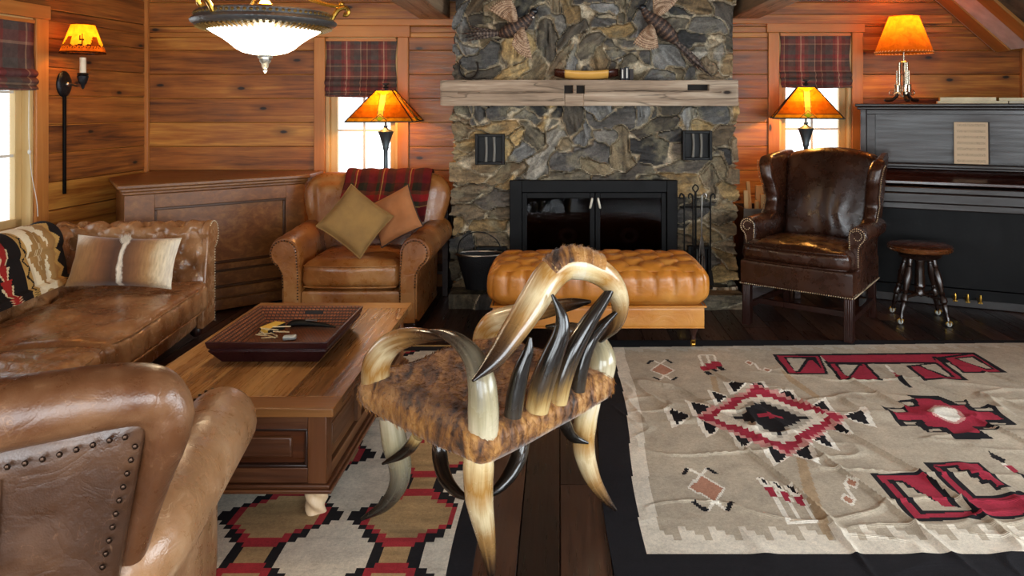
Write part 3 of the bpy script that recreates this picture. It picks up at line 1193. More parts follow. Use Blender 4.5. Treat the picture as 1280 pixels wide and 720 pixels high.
for k, (nm, lab) in enumerate(kinds):
    r = thing(nm, lab, 'fire tool', (.945 - .09 + .06 * k, 5.283, .185))
    m = M()
    sg = -1 if k < 2 else 1
    m.tube([(0, 0, .04), (0, 0, .5), (0, 0, .56), (sg * .004, 0, .585), (sg * .022, 0, .598), (sg * .032, 0, .578), (sg * .026, 0, .562)], [.0055, .0055, .007, .007, .006, .005, .004], 8, sub=4)
    m.build('shaft', MT['steel'] if k == 2 else MT['black_iron'], r)
    m = M()
    if k == 0:
        m.tube([(0, 0, .05), (0, 0, .0), (.012, 0, -.02)], [.006, .006, .002], 8, sub=3)
        m.tube([(0, 0, .03), (.02, 0, .022), (.026, 0, .035)], [.005, .004, .002], 8, sub=3)
        m.build('hook_tip', MT['black_iron'], r)
    elif k == 1:
        m.grid(lambda u, v: (-.03 + .06 * u, -.008 * math.cos((u - .5) * PI), -.03 + .1 * v), 8, 6)
        m.build('blade', MT['black_iron'], r, solid=.003)
    elif k == 2:
        m.tube([(-.004, 0, .3), (-.018, 0, .15), (-.012, 0, -.03)], .005, 8, sub=4)
        m.tube([(.004, 0, .3), (.018, 0, .15), (.012, 0, -.03)], .005, 8, sub=4)
        m.build('jaws', MT['steel'], r)
    else:
        for q in range(40):
            a = q * 2.4
            rr = .004 + .02 * math.sqrt(q / 40)
            m.tube([(rr * .4 * math.cos(a), rr * .4 * math.sin(a) * .6, .07), (rr * math.cos(a), rr * math.sin(a) * .6, -.03)], [.003, .0022], 5)
        m.build('bristles', plain('dark bristle', '#1c1712', .9), r)

cr = thing('firewood_crate', 'tall dark wooden crate of kindling between the chimney and the wing chair', 'crate', (1.310, 5.47, 0))
m = M()
cw, cd, ch = .215, .30, .655
m.bb(0, .014, .014, cd - .014, .01, ch)
m.bb(cw - .014, cw, .014, cd - .014, .01, ch)
m.bb(0, cw, cd - .014, cd, .01, ch)
m.bb(0, cw, 0, .014, .01, ch - .002)
m.bb(.014, cw - .014, .014, cd - .014, .01, .03)
m.build('box', MT['dark_wood'], cr, bevel=.002)
m = M()
m.bb(-.003, cw + .003, -.006, 0, ch - .075, ch)
tag(m.build('rim_band', wood('grey rim board', ('#3c342c', '#6a6056', '#857a6c'), 'x', .6, .8, 0, 0, .3), cr, bevel=.002), 'grey front rim board')
MT['kind'] = wood('pale split kindling', ('#a8743c', '#cfa064', '#e2c08c'), 'z', .65, .8, 0, .25, .3)
for k, (x0, y0, z0, x1, y1, z1, sx, sy, lab) in enumerate((
        (1.345, 5.40, .10, 1.324, 5.42, .775, .032, .02, 'flat pale kindling stick leaning at the chimney end of the crate'),
        (1.405, 5.46, .10, 1.352, 5.47, .835, .026, .026, 'tallest square pale kindling stick in the crate'),
        (1.405, 5.40, .10, 1.402, 5.41, .70, .026, .03, 'shortest kindling stick low in the crate beside the tall one'),
        (1.450, 5.42, .10, 1.458, 5.43, .745, .05, .03, 'wide greyish split board in the crate with a dark edge'),
        (1.436, 5.505, .10, 1.446, 5.515, .80, .052, .03, 'wide brown split board in the crate next to the wing chair'))):
    m = M()
    a, b = Vector((x0, y0, z0)), Vector((x1, y1, z1))
    d_ = (b - a).normalized()
    u_ = Vector((1, 0, 0))
    u_ = (u_ - d_ * u_.dot(d_)).normalized()
    w_ = d_.cross(u_)
    rings = []
    for f in (0, .3, .6, 1):
        c_ = a + (b - a) * f
        rings.append([c_ + Vector((.022, .15, 0)) + u_ * (sx / 2 * p_) + w_ * (sy / 2 * q_) * (1 + .1 * math.sin(f * 9)) for p_, q_ in ((-1, -1), (1, -.9), (1.05, 1), (-.95, 1))])
    m.loft(rings)
    tag(m.build('kindling_stick', MT['kind'], bevel=.002), lab, 'kindling', 'kindling in the crate')
# ------------------------------------------------------------------ leathers
MT['tan'] = leather('worn tan leather', '#54290f', '#8f5828', '#c2935c', .31, .16, patch=2.6)
MT['tan_old'] = leather('scuffed brown leather', '#4a2a17', '#714527', '#a87e58', .33, .16, patch=3.2, scratch=.55)
MT['tan_roll'] = leather('brown scuffed leather roll', '#381d0e', '#5e3a22', '#9a7350', .34, .16, patch=3.2, scratch=.5)
MT['tan_arm'] = leather('rubbed pale tan leather', '#6a4a30', '#9a724e', '#cdac88', .3, .14, patch=3.0, scratch=.5)
MT['tan_shaded'] = leather('shaded scuffed back leather', '#24140b', '#452b1a', '#75543c', .34, .16, patch=3.4, scratch=.6)  # same leather, darkened for shade as well as for lighter wear
MT['sofa'] = leather('cracked brown leather', '#5a3822', '#946843', '#cba277', .22, .2, patch=3.0, scratch=.6, wscale=7)
MT['ottoman'] = leather('amber leather', '#8a4f18', '#b97529', '#d29a50', .34, .10, patch=2.2, scratch=.15)
MT['wing'] = leather('dark chocolate leather', '#1a0c07', '#331a0f', '#573620', .27, .08, patch=2.0, scratch=.15)
MT['nail'] = plain('brass nailheads', '#b09058', .3, 1.0)
MT['nail_dark'] = plain('dark bronze nailheads', '#3a2a20', .3, .9)
MT['nail_pale'] = plain('pale brass nailheads', '#d8c8a8', .3, .9)
MT['leg_red'] = wood('mahogany legs', ('#120605', '#27100a', '#3e1b12'), 'z', .35, .6, 0, .1, .15, .3)


def nails(m, pts, r=.006, gap=.022, off=(0, 0, 0), xf=None, half=None):
    pts = [Vector(p) for p in pts]
    acc = 0.0
    for a, b in zip(pts[:-1], pts[1:]):
        L = (b - a).length
        t = acc
        while t < L:
            p = a + (b - a) * (t / L) + Vector(off)
            m.ball(p, r, 4, xf=xf)
            t += gap
        acc = t - L


def roll_profile(xi, xo, zb, cx, cz, r, n=16, bot=None):
    """arm section: inner wall up to a roll that overhangs an outer wall"""
    pts = [(xi, zb), (xi, zb + (cz - zb) * .35), (xi, zb + (cz - zb) * .7)]
    for k in range(n + 1):
        a = math.radians(185 - (185 + 62) * k / n)
        pts.append((cx + r * math.cos(a), cz + r * math.sin(a)))
    pts += [(xo + .004, cz - r * 1.35), (xo, (cz + zb) / 2), (xo, zb)]
    return pts


def club_chair(name, label, loc, rz, mt, nail_mt, flare=.03, slim=False):
    r = thing(name, label, 'armchair', loc, rz, )
    m = M()
    m.rbox((0, -.06, .17), (.612, .66, .15), .02, 10)
    m.build('seat_rail', mt, r)
    m = M()
    m.rbox((0, -.065, .335), (.606, .68, .175), .06, 18, puff=(0, .012, .035), fn=lambda P, q: (P.x, P.y + .012 * mnoise.noise((P.x * 6, P.z * 9, 1)), P.z + .008 * mnoise.noise((P.x * 5, P.y * 5, 3))))
    cs = m.build('seat_cushion', mt, r)
    m = M()
    for z in (.27, .40):
        m.tube([(-.285, -.395, z), (-.2, -.417, z), (0, -.425, z), (.2, -.417, z), (.285, -.395, z)], .005, 6, sub=3)
    m.build('piping', mt, cs)
    for sg in (-1, 1):
        rings = []
        for k in range(15):
            f = k / 14
            y = -.405 + .80 * f
            e = 1.0 if f > .07 else .93 + .07 * (f / .07)
            if f > .8:
                e = math.sqrt(max(.02, 1 - ((f - .8) / .2) ** 2 * .9)) if slim else 1.0
            pf = roll_profile(.302, .415 + (.095 * (1 - f) if slim else flare * .3 * f), .045, .402 + (.12 * (1 - f) if slim else flare * f), .478 + .02 * f, .098)
            wv = .004 * math.sin(f * 26)
            rings.append([(sg * (.40 + (x - .40) * e), y, .478 + (z - .478) * e + (wv if z > .5 else 0)) for x, z in pf])
        if sg < 0:
            rings = [list(reversed(q)) for q in rings]
        m = M()
        m.loft(rings)
        ar = m.build('arm', MT['tan_arm'] if slim else mt, r, ang=50)
        pf = roll_profile(.302, .415 + (.09 if slim else 0), .05, .402 + (.12 if slim else 0), .478, .098)
        c0 = .36
        ins = [((.402 + (x - .402) * .80) if z > .38 else .36 + (x - .36) * .80, (.478 + (z - .478) * .82) if z > .38 else z * 1.0) for x, z in pf]
        poly = [(sg * x, z) for x, z in ins]
        if sg < 0:
            poly = list(reversed(poly))
        m = M()
        m.prism(poly, -.424, -.40)
        fp_ = m.build('arm_front', mt, ar, bevel=.006)
        m = M()
        ring = [(x, -.426, z) for x, z in poly]
        if sg < 0:
            ring = list(reversed(ring))
        nails(m, ring[1:-1], .005, .018)
        m.build('nailhead_trim', nail_mt, ar)
        m = M()
        m.box((sg * .362, -.36, .022), (.07, .07, .044), taper=1.15)
        m.build('leg', MT['leg_red'], r, bevel=.004)
        m = M()
        m.box((sg * .35, .33, .03), (.06, .06, .06), taper=1.15)
        m.build('leg', MT['leg_red'], r, bevel=.004)
    lean = math.radians(9)

    def yb(z):
        return .285 + math.tan(lean) * (z - .30)
    path = [(-.385, .36), (-.41, .52), (-.44, .66), (-.455, .755), (-.425, .815), (-.35, .835), (-.18, .835), (0, .833), (.18, .835), (.35, .835), (.425, .815), (.455, .755), (.44, .66), (.41, .52), (.385, .36)]
    path = [(x * .955, z) for x, z in path]
    rad = [.05, .062, .078, .084, .082, .08, .078, .078, .078, .08, .082, .084, .078, .062, .05]
    if slim:
        path = [(-.385, .30), (-.405, .50), (-.45, .66), (-.492, .78), (-.485, .835), (-.43, .858), (-.2, .846), (0, .842), (.2, .846), (.43, .858), (.485, .835), (.492, .78), (.45, .66), (.405, .50), (.385, .30)]
        rad = [.036, .038, .04, .043, .048, .056, .064, .066, .064, .056, .048, .043, .04, .038, .036]
    m = M()
    m.tube([(x, yb(z) + .028 + (.034 if slim else .02) * max(0, min(1, (z - .62) / .14)), z) for x, z in path], rad, 16, sub=5, up=(0, 1, 0), flat=1.12)
    m.rbox((0, yb(.57) - .005, .565), (.84, .15, .58), .06, 16, puff=(0, .035, 0), fn=lambda P, q: (P.x * (1 + .05 * q[2]), P.y, P.z), rot=(-lean, 0, 0))
    m.build('backrest', MT['tan_roll'] if slim else mt, r, remesh=.011, smit=8)
    m = M()
    if slim:
        m.rbox((0, yb(.45) + .080, .445), (.88, .07, .79), .02, 20, rot=(-lean * .8, 0, 0), fn=lambda P, q: (P.x * (.905 + .135 * q[2] + .03 * q[2] ** 2), P.y, P.z - .05 * (1 - q[0] * q[0]) * max(0, q[2])))
    else:
      m.rbox((0, yb(.45) + .085, .43), (.83, .07, .76), .03, 12, rot=(-lean * .7, 0, 0), fn=lambda P, q: (P.x * (1 + .05 * q[2]), P.y, P.z - .03 * q[0] * q[0] * (q[2] > 0) * q[2]))
    bp = m.build('back_panel', MT['tan_shaded'] if slim else mt, r)
    m = M()
    edge = [(-.385, .12), (-.395, .4), (-.412, .65), (-.40, .735), (-.3, .755), (0, .765), (.3, .755), (.40, .735), (.412, .65), (.395, .4), (.385, .12)]
    if slim:
        edge = [(-.345, .12), (-.36, .35), (-.388, .55), (-.42, .68), (-.448, .78), (-.43, .80), (-.3, .775), (-.15, .76), (0, .755), (.15, .76), (.3, .775), (.43, .80), (.448, .78), (.42, .68), (.388, .55), (.36, .35), (.345, .12)]
    nails(m, [(x, yb(z) + (.117 if slim else .128 if z > .6 else .122 + .012 * (z < .2)), z) for x, z in edge], .0055, .026)
    m.build('nailhead_trim', nail_mt, bp)
    for xs_ in ((-.24, .24) if slim else (0,)):
        m = M()
        m.tube([(xs_ * .8, yb(.1) + .124, .1), (xs_, yb(.75) + (.113 if slim else .120), .745)], .0028, 6)
        m.build('back_seam', MT['tan_shaded'] if slim else mt, bp)
    return r


club_chair('club_armchair', 'brown leather club armchair under the window with plaid throw and two cushions', (-1.295, 5.09, .003), 0, MT['tan'], MT['nail_dark']).scale = (1, .9, 1)
club_chair('club_armchair', 'scuffed leather armchair seen from behind, closest to the camera, beside the coffee table', (-1.335, 1.675, .012), PI + .33, MT['tan_old'], MT['nail_dark'], slim=True)


# ------------------------------------------------------------------ cushions and throws on the club chair
def square_pillow(name, label, loc, rot, sz, th, mt, cat='cushion', group=None, pipe=None):
    r = thing(name, label, cat, loc, 0, group)
    r.rotation_euler = rot
    h = sz / 2

    def surf(sgn):
        def fn(u, v):
            a, b = 2 * u - 1, 2 * v - 1
            pin = 1 - .07 * (1 - a * a) * abs(b) ** 3
            pin2 = 1 - .07 * (1 - b * b) * abs(a) ** 3
            t = ((1 - a ** 4) * (1 - b ** 4)) ** .5
            return (a * h * pin2, sgn * th / 2 * t + .004 * mnoise.noise((a * 3, b * 3, sgn)), b * h * pin)
        return fn
    m = M()
    m.grid(surf(-1), 22, 22)
    m.grid(lambda u, v: surf(1)(1 - u, v), 22, 22)
    c = m.build('cover', mt, r)
    m = M()
    e = []
    for k in range(4 * 12):
        q, f = divmod(k, 12)
        f /= 12
        u, v = ((f, 0), (1, f), (1 - f, 1), (0, 1 - f))[q]
        e.append(Vector(surf(-1)(u, v)) * 1.0)
    e.append(e[0])
    for p in e:
        p.y = 0
    m.tube(e, .005, 6)
    m.build('piping', pipe or mt, r)
    return r


MT['gold_cloth'] = plain('olive gold linen', '#8f6c3a', .9, 0, .5, 220)
MT['rust_cloth'] = plain('tan rust suede', '#a5693c', .85, 0, .2, 120)
square_pillow('throw_pillow', 'olive gold square cushion standing on one corner in the club armchair', (-1.285, 4.825, .665), (-.42, PI / 4 - .12, .10), .335, .15, MT['gold_cloth'], group='cushions on the club armchair')
square_pillow('throw_pillow', 'tan suede cushion half hidden behind the olive cushion in the club armchair', (-1.075, 5.005, .672), (-.36, -.48, -.12), .31, .11, MT['rust_cloth'], group='cushions on the club armchair', pipe=plain('dark cord piping', '#3a2418', .8))

MT['tartan'] = plaid('red and green tartan wool', '', [(0, '#5c1518'), (.22, '#26301c'), (.34, '#6d1a1c'), (.40, '#b89a50'), (.43, '#6d1a1c'), (.55, '#1c1f1a'), (.75, '#33261c'), (.88, '#5c1518')],
                     [(0, '#5a1719'), (.2, '#1e1e18'), (.42, '#6a3a22'), (.52, '#9c2226'), (.72, '#2c3420'), (.86, '#a88c4c'), (.89, '#4a1416')], 3.2, 2.4)


def throw_fn(u, v):
    x = -.235 + .60 * u + .03 * math.sin(v * 3)
    # over the top roll: behind, over, and down the front
    if v < .25:
        f = v / .25
        y, z = .522 - .002 * f, .70 + .14 * f
    elif v < .5:
        f = (v - .25) / .25
        a = PI * f
        y, z = .418 + .104 * math.cos(a), .840 + .092 * math.sin(a)
    else:
        f = (v - .5) / .5
        y, z = .303 - .115 * min(1, f * 2.2) ** .8, .84 - .235 * f - .05 * f * math.sin(u * 2.6 + .2)
    w = .010 * math.sin(u * 15 + v * 2.5) * min(1, v * 3) + .006 * mnoise.noise((u * 7, v * 5, 2))
    return (x, y - ((abs(w) + .012) * min(1, (v - .4) * 10) if v > .4 else 0), z + abs(w) * .8)


m = M()
m.grid(throw_fn, 60, 50)
o = m.build('plaid_throw', MT['tartan'], solid=.006, loc=(-1.295, 5.09, .003))
o.scale = (1, .9, 1)
tag(o, 'red and green tartan throw folded over the back of the club armchair', 'throw')


# ------------------------------------------------------------------ chesterfield sofa along the left wall
sf = thing('chesterfield_sofa', 'long cracked brown leather sofa with a tufted rolled arm under the left window', 'sofa', (-2.42, 3.335, .0), PI / 2 + .095)
SL = 1.385   # half length


def tuft(u, v, su, sv):
    """button hollow and the creases between diagonal neighbours; u, v in metres"""
    a, b = u / su, v / sv
    d = 9
    for i in (math.floor(a), math.floor(a) + 1):
        for j in (math.floor(b), math.floor(b) + 1):
            for ox in (0, .5):
                d = min(d, math.hypot((a - i - ox) * su, (b - j - ox) * sv))
    p, q = a + b, a - b
    c = min(abs(p - round(p)), abs(q - round(q))) * min(su, sv) * .7
    return -.030 * math.exp(-(d / .032) ** 2) - .014 * math.exp(-(c / .014) ** 2)


def roll_section(y_in, y_out, cz, r, z0, n=40):
    pts = []
    cy = y_out - r
    for k in range(9):
        f = k / 8
        pts.append((y_in + (cy - r - y_in + .012) * f ** 1.3, z0 + (cz - z0) * f))
    for k in range(1, n + 1):
        a = math.radians(180 - 250 * k / n)
        pts.append((cy + r * math.cos(a), cz + r * math.sin(a)))
    pts.append((y_out - .06, cz - r * 1.3))
    pts.append((y_out - .06, .07))
    return pts


def poly_eval(pts):
    P = [Vector((a, b, 0)) for a, b in pts]
    L = [0]
    for a, b in zip(P[:-1], P[1:]):
        L.append(L[-1] + (b - a).length)

    def ev(s):
        s = max(0, min(L[-1], s))
        for i in range(len(L) - 1):
            if s <= L[i + 1]:
                f = (s - L[i]) / max(1e-9, L[i + 1] - L[i])
                p = P[i].lerp(P[i + 1], f)
                t = (P[i + 1] - P[i]).normalized()
                return p, Vector((-t.y, t.x, 0))
        return P[-1], Vector((1, 0, 0))
    return ev, L[-1]


ev, LT = poly_eval(roll_section(.215, .475, .60, .095, .30))


def back_fn(u, v):
    x = -SL + .24 + (2 * SL - .48) * u
    s = v * LT
    p, nrm = ev(s)
    k = tuft(x, s, .21, .19) if s < .62 else 0
    p = p + nrm * k
    return (x, p.x, p.y)


m = M()
m.grid(back_fn, 150, 56)
bk = m.build('backrest', MT['sofa'], sf, ang=70)
eva, LA = poly_eval(roll_section(SL - .275, SL + .0, .597, .093, .26))
for sg in (-1, 1):
    def arm_fn(u, v):
        y = -.425 + .86 * u
        s = v * LA
        p, nrm = eva(s)
        k = tuft(y - .03, s, .19, .19) * .9 if s < .62 else 0
        k += -.01 * (abs(math.sin(y * 30)) ** 3) * (1 if .38 < s < .62 else 0)
        if u < .05:
            c = Vector((SL - .12, .45, 0))
            p = c + (p - c) * (.95 + u)
        p = p + nrm * k
        return (sg * p.x, y, p.y)
    m = M()
    if sg > 0:
        m.grid(arm_fn, 60, 56)
    else:
        m.grid(lambda u, v: arm_fn(1 - u, v), 60, 56)
    ar = m.build('arm', MT['sofa'], sf, ang=70)
    sec = roll_section(SL - .265, SL - .006, .597, .088, .07)
    poly = [(sg * a, b) for a, b in sec]
    if sg < 0:
        poly.reverse()
    m = M()
    m.prism(poly, -.44, -.40)
    m.build('arm_front', MT['sofa'], ar, bevel=.008)
    m = M()
    lp = [(sg * (a + .012 if i < 9 else a), -.442, b) for i, (a, b) in enumerate(roll_section(SL - .262, SL - .012, .597, .082, .09))]
    nails(m, lp[16:], .0042, .016)
    m.build('nailhead_trim', MT['nail_pale'], ar)
m = M()
m.rbox((0, -.10, .130), (2 * SL - .50, .62, .12), .03, 14, puff=(0, .01, 0))
m.build('seat_rail', MT['sofa'], sf)
m = M()
m.bb(-SL + .2, SL - .2, .392, .410, .07, .50)
m.build('back_panel', MT['sofa'], sf)
for x0, x1 in ((-.085, 1.112), (-1.112, -.091)):
    m = M()
    cx = (x0 + x1) / 2

    def cfn(P, q, cx=cx):
        w = .020 * mnoise.noise(((P.x + cx) * 5, P.y * 4, 2)) + .008 * mnoise.noise(((P.x + cx) * 13, P.y * 8, 5))
        e = .006 * math.sin(P.x * 46 + 2 * mnoise.noise((P.x * 4, 0, 0))) * (1 if q[1] < -.9 else 0)
        return (P.x, P.y + e, P.z + (w if q[2] > 0 else 0))
    m.rbox((cx, -.135, .272), (x1 - x0, .70, .165), .045, 34, puff=(0, .02, .022), fn=cfn)
    cs = m.build('seat_cushion', MT['sofa'], sf)
    m = M()
    for z in (.342, .209):
        m.tube([(x0 + .03, -.463, z), (x0 + .2, -.487, z), (cx, -.494, z + .004), (x1 - .2, -.487, z), (x1 - .03, -.463, z)], .006, 6, sub=6)
    m.build('piping', MT['sofa'], cs)
for x in (-SL + .15, SL - .15):
    for y in (-.36, .38):
        m = M()
        m.lathe([(.02, 0), (.034, .015), (.036, .04), (.026, .07)], 14, Matrix.Translation((x, y, 0.0)))
        m.build('leg', MT['leg_red'], sf)
sf.location.z = .012

# hide pillow against the far arm
t = NT('springbok hide')
tc = t.n('TexCoord')
sp = t.n('SeparateXYZ', {0: tc.outputs['UV']})
nz_ = t.noise(t.obj(), 9, 5, .6)
uu = t.math('ADD', sp.outputs[0], t.math('MULTIPLY', t.math('SUBTRACT', nz_, .5), .12))
c1 = t.ramp(uu, [(0, lin('#b5905c')), (.12, lin('#a87a46')), (.30, lin('#8a5830')), (.44, lin('#4a2a16')), (.485, lin('#5a3820')), (.5, lin('#efe4cc')), (.53, lin('#f2e8d4')), (.55, lin('#5e3a20')), (.68, lin('#93643a')), (.78, lin('#b48a58')), (.86, lin('#e0cba4')), (1, lin('#f2e8d2'))])
edge = t.math('ADD', sp.outputs[1], t.math('MULTIPLY', t.math('SUBTRACT', nz_, .5), .5))
corner = t.math('MULTIPLY', t.gr(edge, .72, .95), t.gr(uu, .22, .06))
col = t.mix(corner, c1, lin('#efe3cc'))
hv = t.obj((30, 30, 300))
t.p(Base_Color=t.mix(t.gr(t.noise(t.obj((90, 90, 14)), 1, 3), .35, .7, 0, .35), col, lin('#5a3a20')), Roughness=.75, Sheen_Weight=.3, Normal=t.bump(t.noise(t.obj((160, 160, 20)), 1, 3), .3, .003))
MT['springbok'] = t.m
pr = thing('hide_pillow', 'brown and white antelope hide pillow leaning on the far sofa arm', 'cushion', (-2.385, 4.205, .536))
pr.rotation_euler = (-.40, .05, .10)
m = M()


def hide_fn(sgn):
    def fn(u, v):
        a, b = 2 * u - 1, 2 * v - 1
        t_ = ((1 - a ** 4) * (1 - b ** 4)) ** .5
        return (a * .275 * (1 - .05 * (1 - b * b) * abs(a) ** 3), sgn * .068 * t_ + .006 * mnoise.noise((a * 3, b * 3, sgn)), b * .142 * (1 - .10 * (1 - a * a) * abs(b) ** 3))
    return fn


m.grid(hide_fn(-1), 30, 22)
m.grid(lambda u, v: hide_fn(1)(1 - u, v), 30, 22)
m.build('cover', MT['springbok'], pr)
rg = np.random.RandomState(2)
m = M()
for k in range(240):
    u = .505 + rg.normal(0, .018)
    v = rg.uniform(.80, 1.0)
    a, b = 2 * u - 1, 2 * v - 1
    p = Vector(hide_fn(-1)(u, v))
    d_ = Vector((rg.normal(0, .4), -.25 - rg.rand() * .4, rg.uniform(.5, 1.2))).normalized() * rg.uniform(.014, .034)
    m.add([p + Vector((-.001, 0, 0)), p + Vector((.001, 0, 0)), p + d_], [(0, 1, 2)])
tag(m.build('hair_crest', plain('white hair', '#e6dcc8', .8), pr), 'tuft of white hair')

# blanket over the sofa back: woven bands and stepped figures
CREAM, TAN, DARK, RED = lin('#dcc9a0'), lin('#a9834f'), lin('#1e1918'), lin('#a02a26')
OLIVE, CREAM2 = lin('#c09a58'), lin('#e8dab8')


def blanket_col(a, b):
    """a runs along the sofa (far edge 0), b down from the top; both in metres"""
    def saw(x, p, h):
        f = (x / p) % 1
        return h * (1 - abs(2 * f - 1))
    if a < .030:
        return DARK
    if a < .15:
        s = saw(b, .075, .055)
        return DARK if (a - .03) < s * .8 else (OLIVE if (a - .03) < s + .03 else TAN)
    if a < .36:
        m_ = abs(((b + .05) % .46) - .23)
        q = a - .165
        edge = abs(q - .095)
        k = .085 - math.floor(m_ / .022) * .012
        if edge < k and k > .01:
            if edge < k - .045 and m_ < .09:
                return CREAM if (math.floor(m_ / .022) + math.floor(edge / .012)) % 2 else TAN
            return TAN
        if q < .02 and saw(b, .04, .02) > q:
            return TAN
        return CREAM2
    if a < .43:
        s = saw(b, .07, .05)
        return OLIVE if (a - .36) < s else (DARK if (a - .36) < s + .018 else OLIVE)
    if a < .72:
        q = a - .575
        w = .11 - .014 * math.floor((b % .16) / .023)
        if abs(q) < .022 + .05 * (1 - ((b % .08) / .08)):
            f = (b % .08) / .08
            return RED if abs(q) < .012 + .035 * (1 - f) else (CREAM if f > .35 else DARK)
        return DARK
    if a < .80:
        s = saw(b, .07, .05)
        return DARK if (a - .72) < s else OLIVE
    return CREAM2 if (a % .3) < .15 else TAN


evb, LB = poly_eval(roll_section(.215, .475, .60, .095, .30))
BL0, BL1 = 1.02, -.45      # local x on the sofa, far edge first


def blanket_pt(u, v):
    a = (BL0 - BL1) * u
    # v: 0 behind the roll, 1 out on the seat
    if v < .78:
        s = LB * .88 - (LB * .88 - .135) * (v / .78)
        p, nrm = evb(s)
        off = .026
        y, z = p.x + nrm.x * off, p.y + nrm.y * off
    else:
        f = (v - .78) / .22
        p, nrm = evb(.135)
        y0, z0 = p.x + nrm.x * .026, p.y + nrm.y * .026
        y, z = y0 - .022 - .02 * f, z0 + (.410 - z0) * f
    w = .012 * math.sin(a * 21 + v * 3) * math.sin(v * PI) + .012 * mnoise.noise((a * 6, v * 5, 4)) * min(1, (1 - v) * 5)
    x = BL0 - a - .10 * v * (1 - u) ** 4 + .02 * math.sin(v * 5) * (1 - u)
    return Vector((x, y - abs(w) * (1 if v > .35 else -.2), z + (abs(w) if v < .6 else .003 + abs(w) * .2)))


m = M()
NU, NV = 190, 150
P_ = [blanket_pt(i / NU, j / NV) for j in range(NV + 1) for i in range(NU + 1)]
fs_, cs_ = [], []
for j in range(NV):
    for i in range(NU):
        fs_.append((j * (NU + 1) + i, (j + 1) * (NU + 1) + i, (j + 1) * (NU + 1) + i + 1, j * (NU + 1) + i + 1))
        cs_.append(tuple(blanket_col((BL0 - BL1) * (i + .5) / NU, 1.02 * (j + .5) / NV)))
m.add(P_, fs_, None, None, cs_)
MT['blanket'] = attr_mat('woven blanket wool', .95, .3, 260, .15)
o = m.build('woven_blanket', MT['blanket'], solid=.006, loc=(-2.42, 3.335, .012), rz=PI / 2 + .095)
tag(o, 'cream and black patterned wool blanket draped over the sofa back', 'blanket')


# ------------------------------------------------------------------ tufted ottoman
ot = thing('tufted_ottoman', 'long amber leather ottoman with buttoned top in front of the fireplace', 'ottoman', (.218, 4.60, .0))
OW, OD = 1.235, .56


def ott_fn(P, q):
    k = 0
    zt = P.z + .115
    if q[2] > .3:
        e = min(1, max(0, (OW / 2 - abs(P.x)) / .10)) * min(1, max(0, (OD / 2 - abs(P.y)) / .10))
        k = (tuft(P.x, P.y, .205, .186) * 1.25 + .010) * e
    P = P.copy()
    P.z += k
    # pleats down the sides
    s = 0
    if abs(q[2]) < 1:
        for (c, p, L) in ((P.x, .1025, OW), (P.y, .093, OD)):
            ax = 0 if L == OW else 1
            if abs(q[1 - ax]) >= .97:
                f = c / p
                d = abs(f - round(f)) * p
                s = -.032 * math.exp(-(d / .0145) ** 2) * (.45 + .55 * q[2])
    n = Vector((math.copysign(1, P.x) if abs(q[0]) >= .97 else 0, math.copysign(1, P.y) if abs(q[1]) >= .97 else 0, 0))
    b = 1 + .02 * (1 - q[2] ** 2)
    return Vector((P.x * b, P.y * b, P.z)) + n * s


m = M()
m.rbox((0, 0, .358), (OW, OD, .225), .075, 76, puff=(.012, .012, .012), fn=ott_fn)
m.build('tufted_top', MT['ottoman'], ot, ang=180)
for i in range(-3, 4):
    for j in range(-2, 3):
        for ox in (0, .5):
            x, y = (i + ox) * .205, (j + ox) * .186
            if abs(x) < OW / 2 - .10 and abs(y) < OD / 2 - .09:
                m = M()
                m.ball((x, y, .358 + .1125 + .012 - .020), .010, 5, sc=(1, 1, .5))
                m.build('button', MT['ottoman'], ot)
m = M()
m.rbox((0, 0, .185), (OW - .03, OD - .03, .125), .018, 14)
m.build('base', MT['ottoman'], ot)
m = M()
zz = .247
m.tube([(-OW / 2 + .01, -OD / 2 + .012, zz), (OW / 2 - .01, -OD / 2 + .012, zz), (OW / 2 - .012, OD / 2 - .01, zz), (-OW / 2 + .012, OD / 2 - .01, zz), (-OW / 2 + .01, -OD / 2 + .012, zz)], .006, 6)
m.tube([(-OW / 2 + .02, -OD / 2 + .02, .127), (OW / 2 - .02, -OD / 2 + .02, .127)], .004, 6)
m.build('piping', MT['ottoman'], ot)
for sx in (-1, 1):
    for sy in (-1, 1):
        lx, ly = sx * (OW / 2 - .075), sy * (OD / 2 - .07)
        m = M()
        m.lathe([(.014, .044), (.017, .05), (.014, .062), (.02, .085), (.030, .108), (.034, .122), (.034, .13)], 16, Matrix.Translation((lx, ly, 0)))
        lg = m.build('leg', MT['leg_red'], ot)
        m = M()
        m.cyl((lx - .009, ly - .004, .021), (lx + .009, ly - .004, .021), .0135, n=16)
        m.bb(lx - .013, lx - .010, ly - .008, ly + .004, .018, .046)
        m.bb(lx + .010, lx + .013, ly - .008, ly + .004, .018, .046)
        m.cyl((lx, ly, .04), (lx, ly, .05), .016)
        tag(m.build('caster', MT['brass'], lg), 'brass caster wheel')
ot.location.z = .0085

# ------------------------------------------------------------------ wing chair
wc = thing('wingback_chair', 'dark brown leather wing chair with nailhead trim in front of the piano', 'armchair', (1.61, 4.91, .0078), -.64)
m = M()
m.rbox((0, .01, .335), (.70, .67, .16), .02, 12, fn=lambda P, q: (P.x * (1 - .07 * (q[1] + 1) / 2), P.y, P.z))
m.build('seat_rail', MT['wing'], wc)
m = M()


def wcf(P, q):
    w = .010 * mnoise.noise((P.x * 8, P.y * 8, 3)) + .005 * mnoise.noise((P.x * 22, P.y * 15, 1))
    e = .008 * mnoise.noise((P.x * 22, P.z * 9, 7)) if q[1] < -.9 else 0
    t_ = 1.0 if P.y < -.14 else .885
    return (P.x * t_, P.y + e, P.z + (w if q[2] > 0 else 0))


